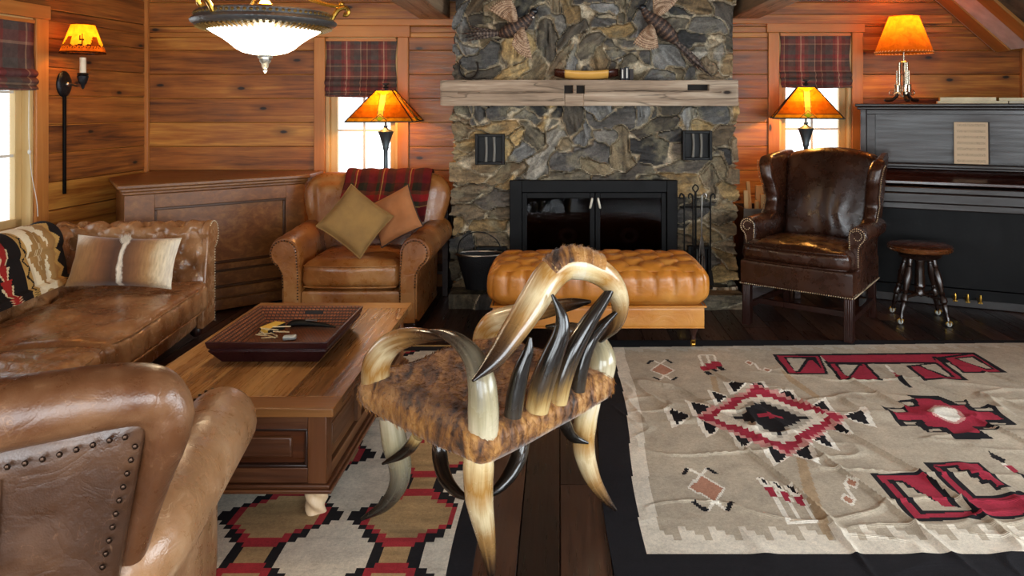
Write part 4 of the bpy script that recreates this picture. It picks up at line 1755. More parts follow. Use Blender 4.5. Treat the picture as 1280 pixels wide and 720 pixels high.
m.rbox((0, -.085, .468), (.665, .535, .115), .045, 30, puff=(0, .012, .03), fn=wcf)
cs = m.build('seat_cushion', MT['wing'], wc)
m = M()
for z in (.423, .512):
    m.tube([(-.315, -.335, z), (-.2, -.358, z), (0, -.366, z), (.2, -.358, z), (.315, -.335, z)], .005, 6, sub=4)
m.build('piping', MT['wing'], cs)
wl = math.radians(14)


def wyb(z):
    return .262 + math.tan(wl) * (z - .45)


m = M()


def wbf(P, q):
    f = (q[2] + 1) / 2
    x = P.x * (.93 + .07 * f)
    z = P.z + (.055 * (1 - (abs(q[0])) ** 2) - .01) * max(0, q[2])
    w = 0
    if q[1] < 0:
        cx, cz = P.x, P.z + .10
        w = -.005 * math.sin((cx * .8 - abs(cz) * .4 + .35 * math.hypot(cx, cz)) * 60 + 2 * mnoise.noise((cx * 4, cz * 4, 0))) * math.exp(-(cx / .17) ** 2 - (cz / .15) ** 2) + .01 * mnoise.noise((cx * 7, cz * 5, 9)) * (1 - q[0] ** 2)
    return (x, P.y + w, z)


m.rbox((0, wyb(.76) + .03, .75), (.615, .15, .61), .055, 44, puff=(0, .045, 0), fn=wbf, rot=(-wl, 0, 0))
m.build('backrest', MT['wing'], wc)
m = M()
m.rbox((0, wyb(.68) + .105, .66), (.585, .05, .81), .02, 16, fn=lambda P, q: (P.x * (.92 + .08 * (q[2] + 1) / 2), P.y, P.z + (.06 * (1 - q[0] ** 2) - .02) * max(0, q[2])), rot=(-wl, 0, 0))
m.build('back_panel', MT['wing'], wc)


def wing_front(z):
    pts = [(.62, .0), (.68, .10), (.75, .135), (.83, .115), (.92, .085), (1.0, .09), (1.06, .135)]
    for (z0, y0), (z1, y1) in zip(pts[:-1], pts[1:]):
        if z <= z1:
            f = max(0, (z - z0) / (z1 - z0))
            f = f * f * (3 - 2 * f)
            return y0 + (y1 - y0) * f
    return pts[-1][1]


for sg in (-1, 1):
    def wfn(P, q):
        hz, hy = .225, .1
        z = .845 + P.z
        yf, yr = wing_front(z), wyb(z) + .115
        t_ = (P.y + hy) / (2 * hy)
        y = yf + (yr - yf) * t_
        fl = (1 - t_) * (.022 + .03 * max(0, (z - .8) / .25)) + .004
        zz = z - .035 * (1 - t_) ** 2 * max(0, q[2])
        th = 1 + .9 * math.exp(-((t_) / .16) ** 2)
        return (sg * (.296 + .018 * (z - .62) / .45 + fl + P.x * th * sg * sg), y, zz)
    m = M()
    m.rbox((0, 0, 0), (.05, .2, .45), .022, 26, fn=wfn)
    if sg < 0:
        m.f = [list(reversed(f)) for f in m.f]
        m.uv = [u and tuple(reversed(u)) for u in m.uv]
    wg = m.build('wing', MT['wing'], wc)
    m = M()
    e = []
    for k in range(30):
        z = .66 + .375 * k / 29
        yf = wing_front(z)
        fl = (.022 + .03 * max(0, (z - .8) / .25)) + .004
        e.append((sg * (.296 + .018 * (z - .62) / .45 + fl + .047), yf + .018, z - .03 * max(0, (z - .845) / .225)))
    nails(m, e, .0045, .013)
    m.build('nailhead_trim', MT['nail_pale'], wg)
    # arm
    rings = []
    for k in range(12):
        f = k / 11
        y = -.205 + .48 * f
        pf = roll_profile(.288, .350 - .02 * f, .40, .342 - .012 * f, .610 - .0 * f, .056, 14)
        rings.append([(sg * x, y, z) for x, z in pf])
    if sg < 0:
        rings = [list(reversed(q)) for q in rings]
    m = M()
    m.loft(rings)
    ar = m.build('arm', MT['wing'], wc, ang=50)
    pf = roll_profile(.292, .350, .41, .342, .610, .052, 14)
    poly = [(sg * x, z) for x, z in pf]
    if sg < 0:
        poly.reverse()
    m = M()
    m.prism(poly, -.222, -.2)
    m.build('arm_front', MT['wing'], ar, bevel=.005)
    m = M()
    ins = [(sg * (.335 + (x - .335) * .86), -.224, .60 + (z - .60) * .9) for x, z in pf]
    nails(m, ins, .0042, .0125)
    sp_ = [(sg * (.342 + (.036 - .0035 * k * .5) * math.cos(2.4 - k * .62) * .9), -.224, .610 + (.036 - .0035 * k * .5) * math.sin(2.4 - k * .62)) for k in range(9)]
    nails(m, sp_, .0036, .012)
    m.build('nailhead_trim', MT['nail_pale'], ar)
m = M()
for a, b in (((-.345, -.326, .263), (.345, -.326, .263)), ((.352, -.31, .263), (.325, .34, .263)), ((-.352, -.31, .263), (-.325, .34, .263))):
    nails(m, [a, b], .0042, .0135)
m.build('nailhead_trim', MT['nail_pale'], wc)
LEGS = [(-.315, -.283), (.315, -.283), (.285, .31), (-.285, .31)]
for (x, y) in LEGS:
    m = M()
    if y < 0:
        m.box((x, y, .128), (.05, .05, .256))
        for k in (-1, 0, 1):
            m.box((x + k * .013, y - .0255, .13), (.006, .003, .24))
    else:
        m.add([(x - .02, y + .03 - .02, 0), (x + .02, y + .03 - .02, 0), (x + .02, y + .03 + .02, 0), (x - .02, y + .03 + .02, 0), (x - .022, y - .022, .256), (x + .022, y - .022, .256), (x + .022, y + .022, .256), (x - .022, y + .022, .256)], [(0, 3, 2, 1), (4, 5, 6, 7), (0, 1, 5, 4), (1, 2, 6, 5), (2, 3, 7, 6), (3, 0, 4, 7)])
    m.build('leg', MT['leg_red'], wc, bevel=.002)
m = M()
for sg in (-1, 1):
    m.tube([(sg * .315, -.262, .115), (sg * .287, .27, .115)], .013, 4)
    m.build('stretcher', MT['leg_red'], wc) if False else None
for p0, p1 in (((-.313, -.262, .115), (-.287, .30, .115)), ((.313, -.262, .115), (.287, .30, .115)), ((-.30, -.13, .118), (.30, -.13, .118))):
    m = M()
    a, b = Vector(p0), Vector(p1)
    d_ = (b - a)
    m.box(((a + b) / 2), (d_.length, .026, .034), rot=(0, 0, math.atan2(d_.y, d_.x)))
    m.build('stretcher', MT['leg_red'], wc, bevel=.002)
# ------------------------------------------------------------------ woven rugs: coloured cell by cell
def inside(poly, X, Y):
    r = np.zeros(X.shape, bool)
    n = len(poly)
    for i in range(n):
        x0, y0 = poly[i]
        x1, y1 = poly[(i + 1) % n]
        if y0 == y1:
            continue
        c = ((y0 > Y) != (y1 > Y)) & (X < (x1 - x0) * (Y - y0) / (y1 - y0) + x0)
        r ^= c
    return r


def floor_pts(pts, ox, oy, k):
    """positions read off the photograph, laid back on the floor plane"""
    out = []
    for x, y in pts:
        a, b = ox + x / k, oy + y / k
        d = F_PX * CAM_H / (b - VPY)
        out.append(((a - VPX) / F_PX * d, d))
    return out


def stroke(a, b, w):
    a, b = np.array(a), np.array(b)
    d = (b - a) / np.linalg.norm(b - a)
    n = np.array((-d[1], d[0])) * w / 2
    return [tuple(a + n), tuple(b + n), tuple(b - n), tuple(a - n)]


def build_rug(name, xs, ys, colfn, hfn, label, thick, mt):
    nx, ny = len(xs) - 1, len(ys) - 1
    XC, YC = np.meshgrid((xs[:-1] + xs[1:]) / 2, (ys[:-1] + ys[1:]) / 2)
    C = colfn(XC, YC)
    XV, YV = np.meshgrid(xs, ys)
    PX, PY, PZ = hfn(XV, YV)
    m = M()
    vs = [(float(PX[j, i]), float(PY[j, i]), float(PZ[j, i])) for j in range(ny + 1) for i in range(nx + 1)]
    fs, cs = [], []
    for j in range(ny):
        for i in range(nx):
            fs.append((j * (nx + 1) + i, j * (nx + 1) + i + 1, (j + 1) * (nx + 1) + i + 1, (j + 1) * (nx + 1) + i))
            c = C[j, i]
            cs.append((float(c[0]), float(c[1]), float(c[2]), 1))
    per = [i for i in range(nx + 1)] + [(j + 1) * (nx + 1) - 1 for j in range(1, ny + 1)] + [ny * (nx + 1) + i for i in range(nx - 1, -1, -1)] + [j * (nx + 1) for j in range(ny - 1, 0, -1)]
    b = len(vs)
    vs += [(vs[k][0], vs[k][1], .0008) for k in per]
    n = len(per)
    for q in range(n):
        fs.append((per[q], b + q, b + (q + 1) % n, per[(q + 1) % n]))
        cs.append((.012, .011, .012, 1))
    fs.append(tuple(b + q for q in range(n)))
    cs.append((.012, .011, .012, 1))
    m.add(vs, fs, None, None, cs)
    o = m.build(name, mt, ang=60)
    return tag(o, label, 'rug')


MT['rug'] = attr_mat('handwoven wool', .95, .7, 260, .42, weave=70, vscale=9)
R_BLK, R_RED, R_CRM, R_TAN, R_RUST = [np.array(lin(c)[:3]) for c in ('#17161a', '#9a2a3c', '#d9d0be', '#b1a591', '#b08068')]
R_PINK, R_WHITE, R_GREY = [np.array(lin(c)[:3]) for c in ('#c28c84', '#e2dccd', '#a9a293')]


def right_cols(X, Y):
    C = np.empty(X.shape + (3,))
    C[:] = R_TAN
    n = fbm(X * 3, Y * 3, 4, 3)
    C *= (.86 + .28 * n)[..., None]
    def put(mask, col):
        C[mask] = col * (.9 + .2 * n[mask])[:, None]
    A, B, Cc, D, E = (800, 440, 4), (960, 430, 4), (1080, 550, 6), (780, 560, 4), (760, 420, 5.333)

    def poly(pts, src, col):
        put(inside(floor_pts(pts, *src), X, Y), col)

    def line(a, b, src, col, w=.014):
        p, q = floor_pts([a, b], *src)
        put(inside(stroke(p, q, w), X, Y), col)
    # warm stains along the creases
    st = [floor_pts(p, *s) for p, s in (([(860, 60), (905, 60), (1070, 540), (1040, 540), (900, 240)], D), ([(350, 130), (380, 130), (400, 215), (370, 215)], A), ([(700, 90), (900, 230), (890, 250), (740, 150)], A))]
    for p in st:
        k = inside(p, X, Y)
        C[k] = C[k] * .55 + np.array(lin('#a0783c')[:3]) * .45
    # central stepped diamond
    q = np.round((Y - 3.41) / .028) * .028
    p = X - .935 - .07 * q
    p = np.round(p / .022) * .022
    r = np.abs(p) / .315 + np.abs(q) / .345
    bits = [((138, 305), (172, 370), (240, 338)), ((255, 262), (285, 318), (345, 292)), ((305, 358), (345, 418), (400, 388)), ((360, 208), (385, 260), (432, 230)), ((440, 165), (468, 208), (520, 182)), ((605, 160), (622, 205), (550, 180)), ((750, 208), (785, 260), (692, 228)), ((918, 255), (960, 315), (868, 280)), ((1108, 308), (1145, 368), (1035, 335)), ((1000, 358), (1050, 420), (945, 385)), ((918, 420), (960, 485), (852, 445)), ((840, 485), (868, 555), (770, 515)), ((635, 490), (680, 560), (738, 522)), ((470, 420), (510, 488), (555, 450))]
    for t_ in bits:
        f = np.array(floor_pts(t_, *A))
        base = (f[0] + f[1]) / 2
        ax = f[2] - base
        e = f[1] - f[0]
        w = [base - ax * .32 - e * .78, base - ax * .32 + e * .78, base + ax * .55 + e * .42, f[2] + ax * .1 + e * .12, f[2] + ax * .1 - e * .12, base + ax * .55 - e * .42]
        put(inside([tuple(k) for k in w], X, Y), R_WHITE)
    for t_ in bits:
        f = np.array(floor_pts(t_, *A))
        base = (f[0] + f[1]) / 2
        ax = f[2] - base
        e = (f[1] - f[0]) / 2
        for a, b, h in ((0, .3, 1.0), (.3, .55, .72), (.55, .8, .45), (.8, 1.0, .2)):
            put(inside([tuple(base + ax * a - e * h), tuple(base + ax * b - e * h), tuple(base + ax * b + e * h), tuple(base + ax * a + e * h)], X, Y), R_BLK)
    for lim, col in ((1.10, R_PINK), (1.0, R_RED), (.80, R_CRM), (.62, R_GREY), (.50, R_BLK)):
        put(r < lim, col)
    put((np.abs(p) < .045) & (np.abs(q) < .016) | (np.abs(p) < .018) & (np.abs(q) < .035), R_RED)
    # hooked band at the far side
    K, R, T = R_BLK, R_RED, R_TAN
    for pts, col in (
            ([(20, 58), (260, 64), (302, 158), (98, 160)], K), ([(42, 64), (252, 68), (286, 152), (108, 152)], R), ([(75, 70), (238, 70), (268, 128), (140, 150)], K), ([(92, 76), (190, 80), (148, 142), (134, 142)], T), ([(205, 88), (225, 88), (284, 152), (160, 150), (175, 130)], R),
            ([(280, 92), (490, 102), (575, 190), (358, 190)], K), ([(306, 100), (478, 106), (552, 184), (368, 184)], R), ([(332, 106), (470, 108), (530, 165), (392, 180)], K), ([(350, 110), (448, 112), (402, 172), (388, 172)], T), ([(460, 115), (485, 115), (550, 184), (410, 182), (425, 160)], R),
            ([(20, 58), (1030, 48), (1075, 80), (870, 104), (480, 108), (310, 108), (262, 66)], K), ([(262, 64), (1020, 56), (1040, 68), (830, 72), (880, 98), (300, 98)], R),
            ([(815, 68), (840, 68), (1004, 188), (780, 190), (688, 115), (845, 100)], K), ([(835, 76), (972, 182), (790, 183), (715, 120), (845, 108)], R), ([(742, 112), (846, 100), (938, 172), (895, 176)], K), ([(762, 113), (838, 106), (918, 170), (900, 170), (858, 152), (800, 132)], T),
            ([(866, 70), (1030, 48), (1198, 150), (976, 152)], K), ([(885, 78), (1025, 57), (1160, 145), (985, 146)], R), ([(925, 76), (1030, 66), (1135, 132), (1095, 136)], K), ([(948, 80), (1020, 73), (1115, 128), (1095, 130), (1010, 104)], T)):
        poly(pts, B, col)
    line((590, 112), (650, 178), B, R_WHITE, .016)
    line((625, 150), (662, 188), B, R_RED, .02)
    line((655, 180), (716, 226), B, K, .024)
    # hooked medallion
    poly([(558, 325), (680, 328), (640, 296), (735, 292), (685, 265), (850, 266), (925, 296), (995, 292), (1020, 326), (1120, 322), (1245, 412), (1120, 416), (1185, 448), (1060, 448), (1130, 486), (940, 490), (895, 450), (800, 452), (745, 415), (665, 420)], B, K)
    for pts in ([(600, 332), (672, 334), (690, 348), (640, 352)], [(665, 303), (715, 303), (735, 312), (700, 318)], [(930, 300), (985, 298), (995, 308), (950, 310)], [(1030, 332), (1105, 330), (1130, 342), (1045, 342)], [(1105, 402), (1190, 404), (1190, 410), (1120, 410)], [(1075, 432), (1140, 434), (1150, 442), (1090, 442)], [(680, 400), (740, 398), (735, 410), (690, 412)], [(800, 434), (860, 432), (870, 444), (810, 446)]):
        poly(pts, B, T)
    poly([(615, 357), (705, 352), (680, 325), (760, 320), (735, 290), (860, 288), (910, 320), (980, 314), (1010, 347), (1110, 347), (1180, 385), (1085, 388), (1110, 420), (1020, 424), (1060, 458), (940, 463), (890, 425), (800, 420), (770, 387), (650, 390)], B, R)
    poly([(795, 350), (835, 325), (950, 345), (990, 390), (945, 410), (820, 378)], B, R_PINK)
    poly([(810, 350), (840, 335), (935, 352), (970, 385), (935, 400), (825, 375)], B, R_WHITE)
    # hooked band at the near side
    for pts, col in (
            ([(40, 265), (470, 270), (725, 518), (870, 565), (1900, 560), (1900, 560), (1900, 585), (700, 620), (365, 628)], K), ([(100, 282), (450, 282), (665, 505), (850, 575), (1900, 520), (1900, 570), (385, 602)], R),
            ([(175, 312), (290, 318), (600, 515), (725, 518), (820, 552), (425, 572)], K), ([(235, 330), (290, 335), (320, 372), (370, 375), (400, 415), (455, 418), (490, 460), (560, 480), (600, 518), (725, 520), (800, 545), (440, 545)], T),
            ([(452, 282), (470, 270), (725, 518), (665, 505)], K), ([(435, 180), (500, 182), (895, 568), (815, 550)], K), ([(500, 196), (560, 208), (850, 445), (1900, 445), (1900, 570), (890, 585)], R),
            ([(555, 215), (625, 225), (840, 432), (1900, 425), (1900, 448), (820, 455)], K),
            ([(435, 180), (860, 180), (1120, 400), (985, 405), (940, 358), (880, 352), (850, 312), (800, 305), (770, 268), (720, 270), (680, 228), (560, 222)], K), ([(500, 198), (845, 192), (1050, 380), (1000, 385), (950, 335), (890, 330), (860, 290), (810, 285), (780, 250), (730, 250), (700, 212), (560, 208)], R)):
        poly(pts, Cc, col)
    for pts, col in (([(930, 98), (1060, 160), (1055, 192), (958, 145)], K), ([(1030, 190), (1060, 190), (1110, 240), (1090, 240)], R_WHITE), ([(1050, 205), (1110, 205), (1160, 255), (1130, 262)], R), ([(1130, 255), (1150, 255), (1230, 320), (1210, 320)], K)):
        poly(pts, Cc, col)
    # small figures
    for src, d, leg in ((D, [(385, 148), (495, 212), (452, 275), (345, 208)], [((325, 110), (310, 142)), ((415, 110), (466, 140)), ((360, 280), (420, 325)), ((540, 278), (515, 325))]), (E, [(350, 195), (435, 238), (375, 270), (295, 238)], [((300, 170), (270, 195)), ((388, 165), (428, 190)), ((300, 283), (345, 303)), ((460, 283), (430, 305))])):
        c = np.mean(d, axis=0)
        top, bot = np.array(d[0]), np.array(d[2])
        for s0, e0 in ((top, leg[0][0]), (top, leg[1][0]), (bot, leg[2][1]), (bot, leg[3][1])):
            line(tuple(s0), e0, src, R_WHITE, .013)
        poly([tuple(c + (np.array(k) - c) * 1.2) for k in d], src, R_WHITE)
        poly(d, src, R_RUST)
        for a, b in leg:
            line(a, b, src, K, .016)
    for tip, red in ((((676, 156), (700, 168), (722, 194), (705, 190)), ((700, 205), (740, 205), (765, 255), (735, 255))), (((742, 176), (768, 188), (790, 214), (772, 210)), ((775, 225), (815, 230), (835, 280), (805, 275))), (((812, 196), (840, 208), (868, 238), (848, 232)), ((848, 255), (885, 250), (912, 300), (880, 300)))):
        line(tip[0], red[2], D, R_WHITE, .030)
        poly(tip, D, K)
        poly(red, D, R)
    for a, b in (((760, 260), (825, 388)), ((830, 285), (880, 370)), ((912, 300), (962, 388)), ((818, 388), (966, 388))):
        line(a, b, D, R_WHITE, .016)
    for a, b in (((605, 135), (636, 215)), ((605, 135), (706, 135)), ((660, 138), (680, 200)), ((706, 135), (720, 180))):
        line(a, b, E, R_WHITE, .014)
    for (a, b), (c, d) in ((((635, 212), (660, 240)), ((655, 245), (682, 268))), (((672, 190), (702, 228)), ((694, 228), (722, 246))), (((712, 178), (742, 212)), ((738, 212), (772, 238)))):
        line(a, b, E, R, .045)
        line(c, d, E, K, .03)
    for src, w, r_ in ((D, [(1115, 152), (1178, 185), (1162, 214), (1098, 185)], 0), (D, [(1095, 233), (1162, 270), (1145, 303), (1083, 268)], 0), (E, [(928, 168), (972, 188), (952, 208), (910, 186)], 0), (E, [(1045, 218), (1095, 235), (1075, 258), (1022, 243)], 0)):
        c = np.mean(w, axis=0)
        poly(w, src, R_WHITE)
        poly([tuple(c + (np.array(k) - c) * .62) for k in w], src, R_RUST)
    line((1100, 185), (1150, 265), D, R_WHITE, .013)
    line((975, 190), (1020, 242), E, R_WHITE, .013)
    # borders
    far = 4.385 + .035 * X
    near = 2.375
    lft = .268 + .022 * (Y - 2.375)
    sx = X / .098
    stp = np.floor((sx % 1) * 4) / 4
    put((Y < near + .05 + .11 * (1 - stp)) & (Y >= near), R_CRM)
    put((Y < near + .05) & (Y >= near), R_CRM)
    stp2 = np.floor(((X / .12) % 1) * 4) / 4
    put((Y > far - .035 - .07 * stp2) & (Y <= far), R_GREY * 1.25)
    put((X < lft + .062), R_CRM)
    put((Y < near) | (Y > far) | (X < lft), R_BLK)
    return C


def right_h(X, Y):
    # the outline is a little out of square
    PX = X + 0
    PY = Y + (.035 * X - .03) * np.clip((Y - 4.2) / .28, 0, 1) * .0
    h = .0072 + 0 * X
    w = fbm((X + Y * .32) * 3.2, Y * .7, 3, 15)
    ridge = np.clip(1 - np.abs(w - .5) / .055, 0, 1)
    w2 = fbm(X * 1.2 - Y * .2, Y * 3.2, 3, 25)
    ridge2 = np.clip(1 - np.abs(w2 - .5) / .05, 0, 1)
    e = np.clip((X - .2) / .3, 0, 1) * np.clip((Y - 2.2) / .3, 0, 1) * np.clip((4.15 - Y) / .3, 0, 1)
    h = h + (.016 * ridge ** 2 + .009 * ridge2 ** 2) * e
    PX = PX + .010 * np.sin(Y * 4) * (X < .5)
    return PX, PY, h


xs = np.arange(.158, 3.42, .0062)
ys = np.arange(2.16, 4.53, .0062)
build_rug('area_rug', xs, ys, right_cols, right_h, 'large tan woven rug with a stepped diamond, red hooked bands and a black border', .007, MT['rug'])

L_CRM, L_TAN, L_RED, L_BLK = [np.array(lin(c)[:3]) for c in ('#cbc1af', '#a3865f', '#9a2c33', '#19171a')]


def left_cols(X, Y):
    C = np.empty(X.shape + (3,))
    n = fbm(X * 4, Y * 26, 4, 6)
    n2 = fbm(X * 3, Y * 3, 3, 16)
    C[:] = L_CRM
    cream2 = np.array(lin('#d8c7a0')[:3])
    px_, py_ = .44, .45
    gx = np.round((X + .505) / px_)
    gy = np.round((Y - 2.60) / py_)
    dx = X + .505 - gx * px_
    dy = Y - 2.60 - gy * py_
    q = .0262
    ax = (np.floor(np.abs(dx) / q) + .5) * q
    ay = np.abs(dy)
    ay = (np.floor(ay / .0265) + .5) * .0265
    s = np.maximum(ax - .05, 0) / .129 + ay / .18
    warm = ((gx + gy) % 2 == 0)
    s2 = np.abs(dx)
    m_strip = s2 < .044
    C[(s2 < .082)] = L_BLK
    C[m_strip] = L_TAN
    C[s < np.where(ax > .06, 1.22, 1.08)] = L_BLK
    C[s < .96] = L_RED
    C[s < .78] = L_TAN
    nn = np.where((s < .78) | (m_strip & (s > 1.1)), .62 + .75 * n, .8 + .4 * n)
    C = C * nn[..., None] * (.85 + .3 * n2)[..., None]
    bx = -.262 - X
    C[bx < .075] = L_BLK
    C[(bx >= .075) & (bx < .092)] = L_CRM
    fe = 4.44 - Y
    C[fe < .10] = L_BLK * 1.2
    C[fe < .022] = np.array(lin('#b89a60')[:3])
    return C


def left_h(X, Y):
    h = .0065 + .0025 * (fbm(X * 5, Y * 5, 3, 8) - .5)
    return X + .004 * np.sin(Y * 7), Y + 0, h


xs = np.arange(-1.935, -.258, .0085)
ys = np.arange(.98, 4.445, .0085)
build_rug('area_rug', xs, ys, left_cols, left_h, 'cream rug with rows of red and black stepped diamonds under the coffee table', .006, MT['rug'])

# ------------------------------------------------------------------ coffee table
MT['ct_top'] = wood('worn honey oak', ('#4c2e18', '#8e6134', '#bd9058'), 'y', .30, 1.25, 0, .2, .3, crack=.5)
MT['ct_x'] = wood('honey oak board end', ('#543218', '#8e5f32', '#b98a52'), 'x', .38, .9, 0, .1, .2, crack=.1)
MT['ct_body'] = wood('walnut brown oak', ('#28130a', '#54301a', '#80522c'), 'x', .42, .9, 0, .1, .2)
MT['ct_bodyy'] = wood('walnut brown oak side', ('#2c170c', '#5c3a20', '#8a5e36'), 'y', .42, .9, 0, .1, .2)
MT['ct_post'] = wood('walnut post', ('#301809', '#64391a', '#90602e'), 'z', .42, .9, 0, .1, .2)
MT['ct_panel'] = wood('dark panel', ('#210f07', '#4a240e', '#7a4018'), 'x', .35, .8, 0, .1, .1)
tx0, tx1, ty0, ty1, th_ = -1.515, -.748, 2.535, 3.885, .395
ct = thing('coffee_table', 'low oak coffee table with panelled sides and twisted feet beside the sofa', 'coffee table', ((tx0 + tx1) / 2, (ty0 + ty1) / 2, .0085))
W_, L_ = (tx1 - tx0), (ty1 - ty0)
th_ -= .0085
m = M()
bw = W_ / 4
for k in range(4):
    m.bb(-W_ / 2 + k * bw + .0006, -W_ / 2 + (k + 1) * bw - .0006, -L_ / 2 + .105, L_ / 2 - .105, th_ - .03, th_)
m.build('tabletop', MT['ct_top'], ct, bevel=.0018)
for sg in (-1, 1):
    m = M()
    m.bb(-W_ / 2, W_ / 2, min(sg * (L_ / 2 - .104), sg * L_ / 2), max(sg * (L_ / 2 - .104), sg * L_ / 2), th_ - .03, th_)
    m.build('board_end', MT['ct_x'], ct, bevel=.003)
bx_, by_ = W_ / 2 - .035, L_ / 2 - .04
for sx in (-1, 1):
    for sy in (-1, 1):
        m = M()
        m.box((sx * (bx_ - .032), sy * (by_ - .032), .235), (.064, .064, .24))
        m.build('post', MT['ct_post'], ct, bevel=.003)
        m = M()
        pr_ = []
        R_ = 26
        rings = []
        for k in range(R_ + 1):
            z = .098 * k / R_
            r0 = .030 + .004 * math.sin(k / R_ * PI)
            rings.append([((r0 + .0055 * math.cos(3 * (a * 2 * PI / 24) + z * 120)) * math.cos(a * 2 * PI / 24), (r0 + .0055 * math.cos(3 * (a * 2 * PI / 24) + z * 120)) * math.sin(a * 2 * PI / 24), z) for a in range(24)])
        m.loft(rings, xf=Matrix.Translation((sx * (bx_ - .05), sy * (by_ - .05), 0)))
        tag(m.build('leg', wood('pale turned foot', ('#a8845a', '#d0b088', '#e8d4b4'), 'z', .4, .6, 0, .1, .1) if 'foot' not in MT else MT['foot'], ct), 'paler twisted foot')
        MT['foot'] = bpy.data.materials['pale turned foot']
for sg in (-1, 1):
    m = M()
    y = sg * (by_ - .016)
    m.box((0, y, .325), (2 * bx_ - .128, .028, .05))
    m.box((0, y, .145), (2 * bx_ - .128, .028, .05))
    ap = m.build('end_apron', MT['ct_body'], ct, bevel=.002)
    m = M()
    m.box((0, y - sg * .012, .235), (2 * bx_ - .12, .012, .14))
    m.build('apron_panel', MT['ct_panel'], ap)
    m = M()
    for (cx, cz, wx, wz) in ((0, .296, 2 * bx_ - .132, .012), (0, .174, 2 * bx_ - .132, .012), (-(bx_ - .07), .235, .012, .12), (bx_ - .07, .235, .012, .12)):
        m.box((cx, y + sg * .0, cz), (wx, .022, wz))
    m.build('panel_moulding', MT['dark_wood'], ap, bevel=.004)
    m = M()
    m.box((0, y + sg * .001 - sg * .004, .235), (2 * bx_ - .24, .016, .07))
    m.build('raised_field', MT['ct_body'], ap, bevel=.007)
for sg in (-1, 1):
    x = sg * (bx_ - .016)
    m = M()
    m.box((x, 0, .33), (.028, 2 * by_ - .128, .04))
    m.box((x, 0, .14), (.028, 2 * by_ - .128, .04))
    for yy in (-.2, .2):
        m.box((x, yy, .235), (.0279, .05, .151))
    ap = m.build('side_apron', MT['ct_bodyy'], ct, bevel=.002)
    for yy in (-.395, 0, .395):
        m = M()
        m.box((x - sg * .008, yy, .235), (.014, .345, .152))
        pn = m.build('drawer', MT['ct_bodyy'], ct)
        m = M()
        m.box((x - sg * .0, yy, .235), (.008, .26, .085))
        m.build('raised_field', MT['ct_bodyy'], pn, bevel=.004)
m = M()
for z, o_ in ((.112, .012), (.100, .022)):
    m.bb(-bx_ - o_, bx_ + o_, -by_ - o_, by_ + o_, z - .008 + .001, z + .008 - .001)
m.bb(-bx_ - .006, bx_ + .006, -by_ - .006, by_ + .006, .352, .3645)
m.build('base_moulding', MT['ct_body'], ct, bevel=.004)

# woven tray and what lies in it
t = NT('woven rattan')
tc = t.n('TexCoord')
br = t.n('TexBrick', {'Vector': tc.outputs['UV'], 'Scale': 1.0, 'Color1': lin('#6b3a20'), 'Color2': lin('#8a5030'), 'Mortar': lin('#2a120c'), 'Mortar Size': .12, 'Brick Width': 1.0, 'Row Height': .6})
t.p(Base_Color=br.outputs[0], Roughness=.35, Normal=t.bump(t.math('SUBTRACT', 1.0, br.outputs['Fac']), .6, .004))
MT['rattan'] = t.m
MT['tray_dark'] = plain('maroon lacquer', '#2c1013', .32, 0, .3, 90)
tr = thing('serving_tray', 'flared dark woven serving tray on the coffee table', 'tray', (-1.128, 3.215, .3965))


def rect_ring(hx, hy, z):
    return [(-hx, -hy, z), (hx, -hy, z), (hx, hy, z), (-hx, hy, z)]


m = M()
m.loft([rect_ring(.188, .225, 0), rect_ring(.228, .262, .052), rect_ring(.222, .256, .058), rect_ring(.230, .264, .064), rect_ring(.236, .270, .088), rect_ring(.228, .262, .089), rect_ring(.180, .216, .012)], xf=None)
m.build('tray_body', MT['tray_dark'], tr, bevel=.002)
m = M()
hs = [(.1795, .2155, .0135), (.2265, .2605, .0885)]
a, b = hs
q = [rect_ring(*a), rect_ring(*b)]
for k in range(4):
    p0, p1, p2, p3 = q[0][k], q[0][(k + 1) % 4], q[1][(k + 1) % 4], q[1][k]
    L = 26 if k % 2 == 0 else 30
    m.add([Vector(p) * 1.0 for p in (p0, p1, p2, p3)], [(3, 2, 1, 0)], [((0, 4), (L, 4), (L, 0), (0, 0))])
m.add(rect_ring(*a), [(0, 1, 2, 3)], [((0, 0), (26, 0), (26, 20), (0, 20))])
m.build('woven_lining', MT['rattan'], tr)
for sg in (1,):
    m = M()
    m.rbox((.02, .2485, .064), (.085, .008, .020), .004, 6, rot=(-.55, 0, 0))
    tag(m.build('handle_slot_shade', plain('painted slot shade', '#0e0708', .8), tr), 'dark piece painting the shade of a handle slot')  # no opening here: the shade of the cutout is painted as a dark piece
r = thing('matchbox', 'yellow and black matchbox lying in the tray', 'matchbox', (-1.252, 3.345, .4112), -.35)
m = M()
m.bb(-.026, .026, -.05, .05, 0, .026)
m.build('sleeve', plain('black matchbox sleeve', '#17130f', .5), r, bevel=.001)
m = M()
m.bb(-.027, .027, -.0505, .0505, .0262, .0272)
m.bb(-.018, .018, -.0515, -.0502, .003, .023)
m.build('label_panel', plain('yellow matchbox label', '#d9b04a', .5), r)
m = M()
m.tube([(-.10, .0, .016), (-.095, 0, .016), (-.06, .006, .02), (0, .004, .017), (.06, -.003, .013), (.11, -.012, .008)], [.008, .017, .019, .015, .011, .004], 14, sub=5, flat=.75)
o = m.build('body', MT['black_paint'])
r = thing('lighter', 'long black lighter lying in the tray behind the matchbox', 'lighter', (-1.095, 3.385, .4125), -.02)
o.parent = r
m = M()
m.box((.0, .0, .036), (.05, .012, .006))
tag(m.build('trigger', MT['steel'], r), 'silver trigger strip')
rg = random.Random(11)
